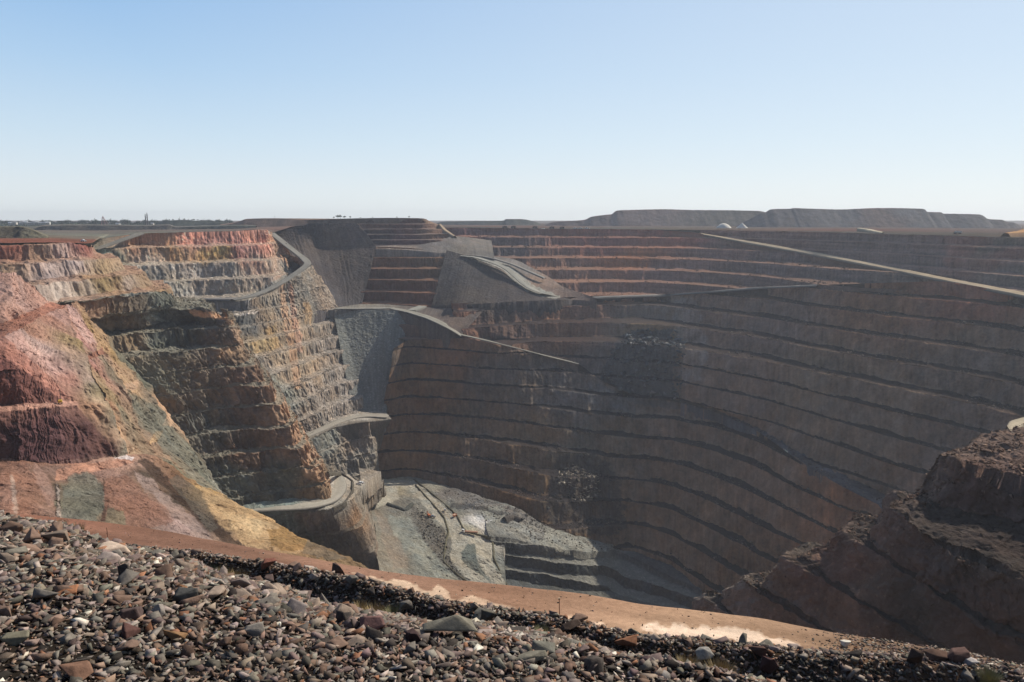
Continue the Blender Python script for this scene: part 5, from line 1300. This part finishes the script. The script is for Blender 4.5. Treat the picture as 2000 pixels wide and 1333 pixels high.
class MB:
    def __init__(self):
        self.v, self.f, self.n = [], [], 0

    def add(self, V, F):
        self.v.append(np.asarray(V, float))
        self.f += [tuple(i + self.n for i in q) for q in F]
        self.n += len(V)
        return self

    def box(self, c, s, rz=0.0, taper=1.0):
        x, y, z = np.array(s) / 2
        V = np.array([(-x, -y, -z), (x, -y, -z), (x, y, -z), (-x, y, -z), (-x * taper, -y * taper, z), (x * taper, -y * taper, z), (x * taper, y * taper, z), (-x * taper, y * taper, z)])
        ca, sa = math.cos(rz), math.sin(rz)
        V = np.stack([V[:, 0] * ca - V[:, 1] * sa, V[:, 0] * sa + V[:, 1] * ca, V[:, 2]], 1) + np.array(c)
        return self.add(V, [(0, 3, 2, 1), (4, 5, 6, 7), (0, 1, 5, 4), (1, 2, 6, 5), (2, 3, 7, 6), (3, 0, 4, 7)])

    def bar(self, a, b, r0, r1=None, n=6):
        a, b = np.array(a, float), np.array(b, float)
        r1 = r0 if r1 is None else r1
        d = b - a
        d = d / np.linalg.norm(d)
        u = np.cross(d, (0, 0, 1)) if abs(d[2]) < 0.9 else np.cross(d, (1, 0, 0))
        u /= np.linalg.norm(u)
        w = np.cross(d, u)
        an = np.arange(n) * 2 * np.pi / n
        ring = np.cos(an)[:, None] * u + np.sin(an)[:, None] * w
        V = np.concatenate([a + ring * r0, b + ring * r1])
        return self.add(V, [(i, (i + 1) % n, n + (i + 1) % n, n + i) for i in range(n)] + [tuple(range(n))[::-1], tuple(range(n, 2 * n))])

    def build(self, name, mat, parent=None, bevel=0.0):
        me = bpy.data.meshes.new(name)
        me.from_pydata([tuple(p) for p in np.concatenate(self.v)], [], self.f)
        me.materials.append(mat)
        o = bpy.data.objects.new(name, me)
        scene.collection.objects.link(o)
        if parent:
            o.parent = parent
        if bevel:
            m = o.modifiers.new("bevel", 'BEVEL')
            m.width = bevel
            m.segments = 2
        return o


def empty(name, loc, rz=0, scale=1.0):
    o = bpy.data.objects.new(name, None)
    scene.collection.objects.link(o)
    o.location = loc
    o.rotation_euler = (0, 0, rz)
    o.scale = (scale,) * 3
    return o


def copy_tree(o, parent=None):
    c = o.copy()
    scene.collection.objects.link(c)
    if parent:
        c.parent = parent
    for ch in list(o.children):
        copy_tree(ch, c)
    return c


# ---- marker posts on the dirt track
def post(px, py, Y, h, label, arm=True, z=-25.62):
    w = W(px, py, Y=Y)
    r = empty("marker_post", w)
    MB().bar((0, 0, -0.3), (-0.03, 0, h), 0.03, 0.025, 8).build("post", C_RST, r)
    if arm:
        MB().box((-0.10, 0, h * 0.78), (0.16, 0.03, 0.07)).build("bracket", C_DRK, r)
        MB().box((-0.04, 0, h + 0.05), (0.13, 0.10, 0.10)).build("cap", plain("faded_wood", (0.45, 0.32, 0.2)), r)
    tag(r, label, "marker post")
    return r


post(1093, 1200, W(1093, 1200, z=-25.75)[1], 1.05, "thin rusty marker post with a pale cap standing on the dirt track")
post(212, 1062, W(212, 1062, z=-25.6)[1], 1.35, "plain brown post sticking up behind the cream crest slab", arm=False)


# ---- dry grass tufts along the foot of the bund
def tuft(loc, h, n, seed, mat):
    r = np.random.default_rng(seed)
    V, F = [], []
    for i in range(n):
        a = r.uniform(0, 2 * np.pi)
        rad = h * 0.45 * math.sqrt(r.random())
        b = np.array([rad * math.cos(a), rad * math.sin(a), 0])
        ln = h * r.uniform(0.5, 1.0)
        lean = r.uniform(0.1, 0.6)
        tip = b + np.array([math.cos(a) * lean * ln, math.sin(a) * lean * ln, ln])
        mid = (b + tip) / 2 + np.array([0, 0, 0.12 * ln])
        p = np.array([-math.sin(a), math.cos(a), 0]) * 0.012
        k = len(V)
        V += [b - p, b + p, mid + p * 0.7, mid - p * 0.7, tip]
        F += [(k, k + 1, k + 2, k + 3), (k + 3, k + 2, k + 4)]
    me = bpy.data.meshes.new("grass_tuft")
    me.from_pydata([tuple(x) for x in V], [], F)
    me.materials.append(mat)
    o = bpy.data.objects.new("grass_tuft", me)
    scene.collection.objects.link(o)
    o.location = loc
    return o


TUFTS = [(412, 1132, 0.8, C_SAGE, "greenish dry bush at the left end of the grassy gully"), (440, 1136, 0.9, C_STRAW, "straw coloured tuft in the middle of the left grassy gully"), (466, 1142, 0.85, C_STRAW, "straw coloured tuft beside the pale grey slab"), (490, 1152, 0.6, C_STRAW, "small straw tuft at the right of the left grassy gully"),
         (705, 1198, 0.7, C_STRAW, "left straw tuft in front of the bund below the broad boulder"), (732, 1205, 0.75, C_STRAW, "middle straw tuft in front of the bund below the broad boulder"), (768, 1208, 0.75, C_SAGE, "greenish tuft in front of the bund below the broad boulder"),
         (1078, 1256, 0.7, C_STRAW, "straw tuft by the big conical boulder of the bund"), (1345, 1312, 0.75, C_STRAW, "small straw tuft left of the bushy one near the bottom edge"), (1408, 1328, 0.95, C_STRAW, "bushy straw tuft at the bottom edge right of the rubble mound"), (1930, 1330, 0.7, C_SAGE, "faded green tuft in the bottom right corner"), (1060, 1240, 0.5, C_SAGE, "tiny green tuft left of the conical boulder"),
         (150, 1040, 0.8, C_SAGE, "low dark green bush on the dirt behind the left crest"), (118, 1030, 0.7, C_SAGE, "low dark bush at the far left of the dirt track")]
BQ = SURF["bund"].reshape(-1, 3)
BX, BY = pix(BQ)
for i, (px, py, h, m, lab) in enumerate(TUFTS):
    if i < 12:
        q = BQ[np.argmin((BX - px) ** 2 + (BY - py - 6) ** 2)]
    else:
        q = W(px, py + 8, z=-25.6)
    tag(tuft(q + np.array([0, 0, 0.05]), h * 1.35, 520, 50 + i, m), lab, "grass", group="dry tufts along the bund")


# ---- mine vehicles
def wheel(parent, x, y, r, w):
    t = MB().bar((x - w / 2, y, r), (x + w / 2, y, r), r, r, 14).build("wheel", C_DRK, parent)
    MB().bar((x - w / 2 - 0.02, y, r), (x + w / 2 + 0.02, y, r), r * 0.5, r * 0.5, 10).build("rim", C_STL, t)


def pickup(loc, rz, label, mat=C_WHT, scale=1.0, group=None):
    r = empty("utility_truck", loc, rz, scale)
    MB().box((0, 0, 0.75), (1.8, 5.0, 0.5)).box((0, 1.6, 1.1), (1.75, 1.6, 0.3)).build("body", mat, r, 0.06)
    MB().box((0, 0.35, 1.5), (1.7, 1.9, 0.85), taper=0.82).build("cab", mat, r, 0.06)
    MB().box((0, 0.35, 1.52), (1.74, 1.7, 0.45), taper=0.88).build("window", C_GLS, r)
    MB().box((0, -1.6, 1.1), (1.7, 1.7, 0.35)).build("tray", C_STL, r)
    for x in (-0.8, 0.8):
        for y in (-1.6, 1.6):
            wheel(r, x, y, 0.42, 0.28)
    tag(r, label, "truck", group=group)
    return r


def haul_truck(loc, rz, label, scale=1.0, group=None, mat=C_YEL):
    r = empty("haul_truck", loc, rz, scale)
    MB().box((0, 0, 2.4), (4.0, 11.0, 1.0)).build("chassis", C_STL, r, 0.1)
    MB().add([(-3.6, -6, 3.0), (3.6, -6, 3.0), (3.6, 3.2, 3.6), (-3.6, 3.2, 3.6), (-3.8, -6.8, 5.2), (3.8, -6.8, 5.2), (3.8, 6.2, 6.6), (-3.8, 6.2, 6.6), (-3.8, 3.2, 6.2), (3.8, 3.2, 6.2)],
             [(0, 1, 2, 3), (0, 4, 5, 1), (0, 3, 8, 4), (1, 5, 9, 2), (3, 2, 9, 8), (8, 9, 6, 7)]).build("dump_body", mat, r, 0.05)
    MB().box((-1.8, 4.6, 4.4), (2.2, 2.2, 2.2), taper=0.9).build("cab", mat, r, 0.1)
    MB().box((-1.8, 4.75, 4.8), (2.1, 2.1, 0.9), taper=0.92).build("window", C_GLS, r)
    MB().box((0, 5.4, 2.8), (3.4, 1.4, 2.2)).build("radiator", C_DRK, r, 0.1)
    for x in (-2.7, 2.7):
        for y in (-3.6, 3.8):
            wheel(r, x, y, 1.7, 1.5)
    tag(r, label, "haul truck", group=group)
    return r


def excavator(loc, rz, label, mat=C_ORG, scale=1.0):
    r = empty("excavator", loc, rz, scale)
    for x in (-2.0, 2.0):
        MB().box((x, 0, 0.8), (1.0, 7.0, 1.5), taper=0.9).build("track", C_DRK, r, 0.2)
    MB().box((0, -0.8, 2.9), (4.6, 6.0, 2.4), taper=0.95).build("house", mat, r, 0.15)
    MB().box((-1.5, 2.4, 3.6), (1.6, 1.8, 2.4), taper=0.9).build("cab", mat, r, 0.1)
    MB().box((-1.5, 2.5, 3.9), (1.66, 1.84, 1.2), taper=0.92).build("window", C_GLS, r)
    MB().bar((0.4, 2.0, 3.0), (0.4, 7.0, 7.2), 0.6, 0.5).bar((0.4, 7.0, 7.2), (0.4, 11.2, 5.4), 0.5, 0.4).build("boom", mat, r)
    MB().bar((0.4, 10.6, 5.9), (0.4, 9.6, 1.6), 0.42, 0.35).build("stick", mat, r)
    MB().box((0.4, 9.0, 1.2), (2.2, 1.9, 1.6), taper=0.7).build("bucket", C_STL, r, 0.1)
    tag(r, label, "excavator")
    return r


def onsurf(px, py, lift=0.0):
    w = cast(px, py)
    if w is None:
        w = cast(px, py, 14)
    d = ray(px, py)
    q = d * (w[1] / d[1])
    return (q[0], q[1], w[2] + lift)


excavator(onsurf(838, 1010, 0.8), math.radians(30), "small orange excavator at the left edge of the beige floor road", scale=0.62)
pickup(onsurf(846, 1012, 0.8), math.radians(60), "blue grey work truck parked beside the orange excavator", mat=plain("blue_grey_paint", (0.2, 0.25, 0.3)), scale=1.3)
pickup(onsurf(869, 999, 0.8), math.radians(20), "white work truck on the right edge of the beige floor road", scale=1.0)
pickup(onsurf(703, 948, 0.8), math.radians(-40), "white service truck parked below the left wall by the switchback", scale=1.5)


def skip(loc, rz, label, L=4.0):
    r = empty("skip_bin", loc, rz)
    MB().add([(-1.2, -L / 2, 0.2), (1.2, -L / 2, 0.2), (1.2, L / 2, 0.2), (-1.2, L / 2, 0.2), (-1.5, -L / 2 - 0.8, 2.2), (1.5, -L / 2 - 0.8, 2.2), (1.5, L / 2 + 0.8, 2.2), (-1.5, L / 2 + 0.8, 2.2)],
             [(3, 2, 1, 0), (0, 1, 5, 4), (1, 2, 6, 5), (2, 3, 7, 6), (3, 0, 4, 7)]).build("bin", C_ORG, r, 0.05)
    MB().box((0, 0, 1.6), (2.5, L + 1.0, 0.3)).build("load", plain("tan_fill", (0.5, 0.36, 0.24)), r)
    tag(r, label, "bin")


skip(onsurf(888, 1010, 0.9), math.radians(-25), "open orange bin with a tan load beside the floor road bund")
lt = empty("trailer_truck", onsurf(918, 1043, 1.0), math.radians(80))
MB().box((0, 7.6, 2.0), (2.6, 2.6, 2.8), taper=0.92).build("cab", C_WHT, lt, 0.1)
MB().box((0, 7.9, 2.6), (2.64, 2.2, 0.9), taper=0.95).build("window", C_GLS, lt)
MB().box((0, -1.5, 1.3), (2.6, 14.0, 0.9)).build("trailer", plain("rust_brown_deck", (0.35, 0.18, 0.11)), lt, 0.05)
for x in (-1.1, 1.1):
    for y in (7.6, 4.6, -5.5, -7.0):
        wheel(lt, x, y, 0.55, 0.35)
tag(lt, "white cabbed truck with a long low rust brown trailer at the road fork", "truck")
# machines on the far plain
FARV = [(986, 446.5, "haul"), (1003, 446.5, "haul"), (1045, 447, "haul"), (1078, 447.5, "haul"), (1098, 447.8, "haul"), (1124, 447.8, "white"), (1134, 447.8, "white"), (1147, 447.8, "white"), (1870, 458, "haulw")]
FAR_LAB = ["dark haul truck parked first from the left in the far machine line", "dark haul truck parked second from the left in the far machine line", "dark haul truck beside the red mound on the far plain", "dark haul truck just right of the red mound on the far plain", "dark haul truck next to the white trucks on the far plain", "white truck nearest the dark haul trucks on the far plain", "white truck in the middle of the three on the far plain", "white truck at the right end of the far machine line", "dark haul truck with a white cab standing alone on the far right plain"]
for (px, py, kind), lab in zip(FARV, FAR_LAB):
    Y = 1520 if px < 1500 else 1080
    w = W(px, py, Y=Y)
    if kind == "white":
        pickup(w, 1.2, lab, scale=1.9, group="machines parked on the far plain")
    else:
        haul_truck(w, 1.3, lab, scale=0.8, mat=C_WHT if kind == "haulw" else C_STL, group="machines parked on the far plain")
pickup(onsurf(163, 470, 0.3), 1.0, "white truck parked on the flat behind the red rim at the left", scale=1.3)
# ---- yellow drill rig on the narrow ramp
dr = empty("drill_rig", onsurf(118, 789, 0.2), 0.5)
for x in (-0.8, 0.8):
    MB().box((x, 0, 0.4), (0.45, 3.0, 0.8), taper=0.9).build("track", C_DRK, dr, 0.1)
MB().box((0, -0.3, 1.4), (2.0, 2.6, 1.2), taper=0.9).build("body", C_YEL, dr, 0.08)
MB().bar((0, 1.2, 0.4), (0.2, 1.4, 8.0), 0.16, 0.12).bar((0.4, 1.2, 0.4), (0.5, 1.4, 8.0), 0.12, 0.1).build("mast", C_STL, dr)
tag(dr, "yellow drill rig with a tall thin mast at the end of the narrow ramp", "drill rig")


# ---- white stockpiles
def stockpile(px, py, Y, r, h, flat, label, seed):
    n, m = 40, 14
    V, F, C = [], [], []
    for i in range(m + 1):
        f = i / m
        for k in range(n):
            a = k * 2 * np.pi / n
            rr = r * (1 - f)
            zz = h * (f if not flat else math.sin(f * np.pi / 2) ** 0.8)
            g = 1 + 0.08 * float(vn(math.cos(a) * 2, math.sin(a) * 2, f * 3, seed))
            V.append((rr * g * math.cos(a), rr * g * math.sin(a), zz - 0.5))
    for i in range(m):
        for k in range(n):
            F.append((i * n + k, i * n + (k + 1) % n, (i + 1) * n + (k + 1) % n, (i + 1) * n + k))
    o = mesh_obj("stockpile", np.array(V), np.array(F), C_SALT, np.tile(hexc("ded6c8"), (len(V), 1)))
    o.location = W(px, py, Y=Y)
    tag(o, label, "stockpile")


stockpile(1413, 445.3, 1500, 15, 9.5, True, "broad rounded white stockpile on the far plain", 1)
stockpile(1449, 445.3, 1480, 11, 10.5, False, "pointed white stockpile right of the rounded one", 2)


# ---- trees: trunk with limbs and a crown of leaf clumps
def tree_mesh(h, w, seed, n=260):
    r = np.random.default_rng(seed)
    tr = MB()
    top = np.array([r.normal(0, 0.05) * h, r.normal(0, 0.05) * h, h * 0.55])
    tr.bar((0, 0, -0.5), top, 0.04 * h, 0.022 * h, 7)
    cl = []
    for i in range(6):
        a = i * 2 * np.pi / 6 + r.uniform(-0.4, 0.4)
        e = np.array([math.cos(a) * w * r.uniform(0.25, 0.42), math.sin(a) * w * r.uniform(0.25, 0.42), h * r.uniform(0.55, 0.85)])
        tr.bar(top * r.uniform(0.6, 1.0), e, 0.018 * h, 0.008 * h, 5)
        cl.append(e)
    cl.append(np.array([0, 0, h * 0.85]))
    V, F = [], []
    for i in range(n):
        c = cl[r.integers(0, len(cl))] + r.normal(0, 1, 3) * np.array([w * 0.13, w * 0.13, h * 0.09])
        u = r.normal(size=3)
        u /= np.linalg.norm(u)
        v = np.cross(u, r.normal(size=3))
        v /= np.linalg.norm(v)
        s = 0.045 * (w + h) * r.uniform(0.5, 1.2)
        k = len(V)
        V += [c - u * s, c + v * s * 0.6, c + u * s, c - v * s * 0.6]
        F.append((k, k + 1, k + 2, k + 3))
    cm = MB().add(V, F)
    return tr, cm


PROTO = []
for k in range(4):
    e = empty("tree", (0, -300 - 20 * k, 0))
    tr, cm = tree_mesh(6.0, (5.0, 6.5, 4.0, 7.0)[k], 300 + k)
    tr.build("trunk", C_TRNK, e)
    cm.build("crown", C_LEAF, e)
    PROTO.append(e)
used = [False] * 4


def tree(px, py, Y, h, k, label, group):
    o = PROTO[k] if not used[k] else copy_tree(PROTO[k])
    used[k] = True
    o.location = W(px, py, Y=Y)
    s = h / 6.0
    o.scale = (s, s, s)
    o.rotation_euler = (0, 0, px * 1.7)
    tag(o, label, "tree", group=group)


MES = [(652, 427.5, 3.5), (660, 427.3, 6), (665, 427.3, 6.5), (673, 427.2, 4.5), (684, 427.2, 4.0), (704, 427, 2.2), (728, 426.7, 2.5), (775, 426.5, 2.5), (799, 426.5, 3.5)]
ML = ["small bush first from the left on the mesa top", "tree left of the tallest pair on the mesa top", "tallest tree of the clump on the mesa top", "rounded tree right of the tallest on the mesa top", "bush closing the right of the mesa top clump", "lone low bush right of the mesa top clump", "lone low bush in the middle of the mesa edge", "low bush left of the last one on the mesa edge", "last bush to the right on the mesa edge"]
for i, ((px, py, h), lab) in enumerate(zip(MES, ML)):
    tree(px, py, 1362, h, i % 4, lab, "trees on the mesa top")
r5 = np.random.default_rng(77)
xs5 = np.concatenate([np.linspace(-10, 455, 84) + r5.normal(0, 2.5, 84), np.linspace(300, 452, 30) + r5.normal(0, 2, 30)])
for i, px in enumerate(xs5):
    Y = r5.uniform(2300, 2900) if i < 84 else r5.uniform(2250, 2300)
    py = 430 + (20.5 / Y) * FPX * 1.0
    if i >= 84:
        py = float(np.interp(px, [300, 315, 340, 365, 390, 420, 450], [440, 433, 430.5, 430, 432, 434, 437])) + 0.8
    h = r5.uniform(12, 22) if i < 84 else r5.uniform(3, 6)
    if 10 < px < 100:
        h *= 0.9
    tree(px, py, Y, h, int(r5.integers(0, 4)), "dark tree in the line along the town skyline" if i < 84 else "small tree on the low hill of the left skyline", "trees along the town skyline" if i < 84 else "trees on the low skyline hill")
m = mesh_obj("scrub", *(lambda q: (q.reshape(-1, 3), np.arange(len(q) * 4).reshape(-1, 4)))(
    (lambda c, n: c[:, None, :] + r5.normal(0, 1, (n, 4, 3)) * np.array([2.6, 2.6, 2.0]))(
        np.stack([r5.uniform(-2400, -800, 9000), r5.uniform(2300, 3100, 9000), r5.uniform(-21, -12, 9000)], 1), 9000)), C_LEAF)
tag(m, "far scrub filling the ground below the town trees", "scrub", kind="stuff")


# ---- houses of the town
def house(px, py, Y, w, d, h, rz, label, roofm):
    r = empty("house", W(px, py, Y=Y), rz)
    MB().box((0, 0, h / 2 - 0.5), (w, d, h + 1)).build("wall", C_WALL, r)
    rf = MB().add([(-w / 2 - .5, -d / 2 - .5, h), (w / 2 + .5, -d / 2 - .5, h), (w / 2 + .5, d / 2 + .5, h), (-w / 2 - .5, d / 2 + .5, h), (-w / 2 - .5, 0, h + d * 0.28), (w / 2 + .5, 0, h + d * 0.28)],
                  [(0, 1, 5, 4), (2, 3, 4, 5), (0, 4, 3), (1, 2, 5), (3, 2, 1, 0)]).build("roof", roofm, r)
    for x in (-w * 0.25, w * 0.25):
        MB().box((x, -d / 2 - 0.06, h * 0.55), (1.6, 0.12, 1.3)).build("window", C_GLS, r)
    tag(r, label, "house", group="houses among the skyline trees")


HOUSES = [(21, 438.5, 14), (30, 438, 11), (44, 438, 18), (51, 437.5, 15), (59, 438.5, 12), (66, 438, 15), (72, 437.5, 12), (80, 438.5, 13), (87, 438.5, 17), (94, 438, 13), (231, 440.5, 17), (298, 440, 8)]
HL = ["cream house farthest left on the skyline", "small grey house second from the left on the skyline", "white house third from the left on the skyline", "white house at the middle left of the town row", "low house between two white ones in the town row", "pale house in the middle of the town row", "pale house just right of the middle of the town row", "cream house fourth from the right of the town row", "wide cream house near the right of the town row", "last cream house at the right of the town row", "pale shed alone beside the dark round tree", "tiny pale hut right of the twin towers"]
for i, ((px, py, w), lab) in enumerate(zip(HOUSES, HL)):
    house(px, py + 0.5, 2280, w * 0.9, 9, 5.5, 0.2 * ((i * 7) % 5 - 2), lab, C_ROOF if i % 3 else C_WHT)


# ---- headframes and masts on the skyline
def headframe(px, py, Y, h, w, mat, label):
    r = empty("mine_headframe", W(px, py, Y=Y), 0.4)
    m = MB()
    lv = [0, 0.3, 0.55, 0.78, 1.0]
    wd = lambda f: w * (1 - 0.72 * f)
    for sx in (-1, 1):
        for sy in (-1, 1):
            for a, b in zip(lv[:-1], lv[1:]):
                m.bar((sx * wd(a), sy * wd(a), h * a), (sx * wd(b), sy * wd(b), h * b), 0.55, 0.5)
    for a, b in zip(lv[:-1], lv[1:]):
        for s in (-1, 1):
            m.bar((-wd(a), s * wd(a), h * a), (wd(b), s * wd(b), h * b), 0.3).bar((s * wd(a), -wd(a), h * a), (s * wd(b), wd(b), h * b), 0.3)
            m.bar((-wd(b), s * wd(b), h * b), (wd(b), s * wd(b), h * b), 0.35).bar((s * wd(b), -wd(b), h * b), (s * wd(b), wd(b), h * b), 0.35)
    m.build("frame", mat, r)
    MB().bar((w * 0.9 + 8, 0, 0), (wd(1), 0, h * 0.95), 0.7, 0.6).build("back_leg", mat, r)
    MB().bar((-0.3, 0, h + 1.5), (0.3, 0, h + 1.5), 2.4, 2.4, 16).build("sheave_wheel", mat, r)
    MB().box((0, 0, h * 0.9), (wd(0.9) * 2, wd(0.9) * 2, h * 0.08)).build("platform", mat, r)
    tag(r, label, "headframe")


headframe(202, 439.5, 2300, 24, 5.5, C_RED, "reddish lattice mine headframe on the left skyline")


def stack(px, Y, py, h, rad, label):
    r = empty("tower", W(px, py, Y=Y))
    MB().bar((0, 0, -1), (0, 0, h * 0.8), rad, rad * 0.8, 12).build("shaft", C_STL, r)
    MB().bar((0, 0, h * 0.8), (0, 0, h), rad * 0.6, rad * 0.4, 12).build("tip", C_STL, r)
    for f in (0.35, 0.6, 0.8):
        MB().bar((0, 0, h * f), (0, 0, h * f + 0.5), rad * 1.3, rad * 1.3, 12).build("platform", C_STL, r)
    tag(r, label, "tower")


stack(285.2, 1900, 440, 28, 1.5, "left one of the twin dark towers on the skyline")
stack(288.6, 1900, 440, 31, 1.5, "right taller one of the twin dark towers on the skyline")


def mast(px, py, Y, h, label):
    r = empty("radio_mast", W(px, py, Y=Y))
    MB().bar((0, 0, 0), (0, 0, h), 0.35, 0.15).build("pole", C_STL, r)
    MB().bar((-1.2, 0, h * 0.75), (1.2, 0, h * 0.75), 0.15).build("crossbar", C_STL, r)
    tag(r, label, "mast")


mast(537, 428, 1800, 8, "thin mast on the pale dump left of the mesa")
mast(351, 431, 2290, 12, "thin mast on the low hill right of the twin towers")
mast(1354, 441.5, 2000, 9, "thin pale mast on the plain left of the white stockpiles")
# ================================================================== air
import bmesh as _bm
hm = bpy.data.meshes.new("haze")
b = _bm.new()
_bm.ops.create_cube(b, size=1.0)
b.to_mesh(hm)
b.free()
hz = bpy.data.objects.new("haze", hm)
scene.collection.objects.link(hz)
hz.location = (0, 1500, (62 - 470) / 2.0)
hz.scale = (9000, 9000, 62 + 470)
mv = bpy.data.materials.new("haze_air")
mv.use_nodes = True
for n in list(mv.node_tree.nodes):
    if n.type == 'BSDF_PRINCIPLED':
        mv.node_tree.nodes.remove(n)
pv = mv.node_tree.nodes.new("ShaderNodeVolumePrincipled")
pv.inputs["Color"].default_value = (0.84, 0.89, 0.98, 1)
pv.inputs["Density"].default_value = 0.00008
pv.inputs["Anisotropy"].default_value = 0.3
mv.node_tree.links.new(pv.outputs[0], mv.node_tree.nodes["Material Output"].inputs["Volume"])
hm.materials.append(mv)
tag(hz, "pale blue haze filling the pit and distance", "haze", kind="stuff")
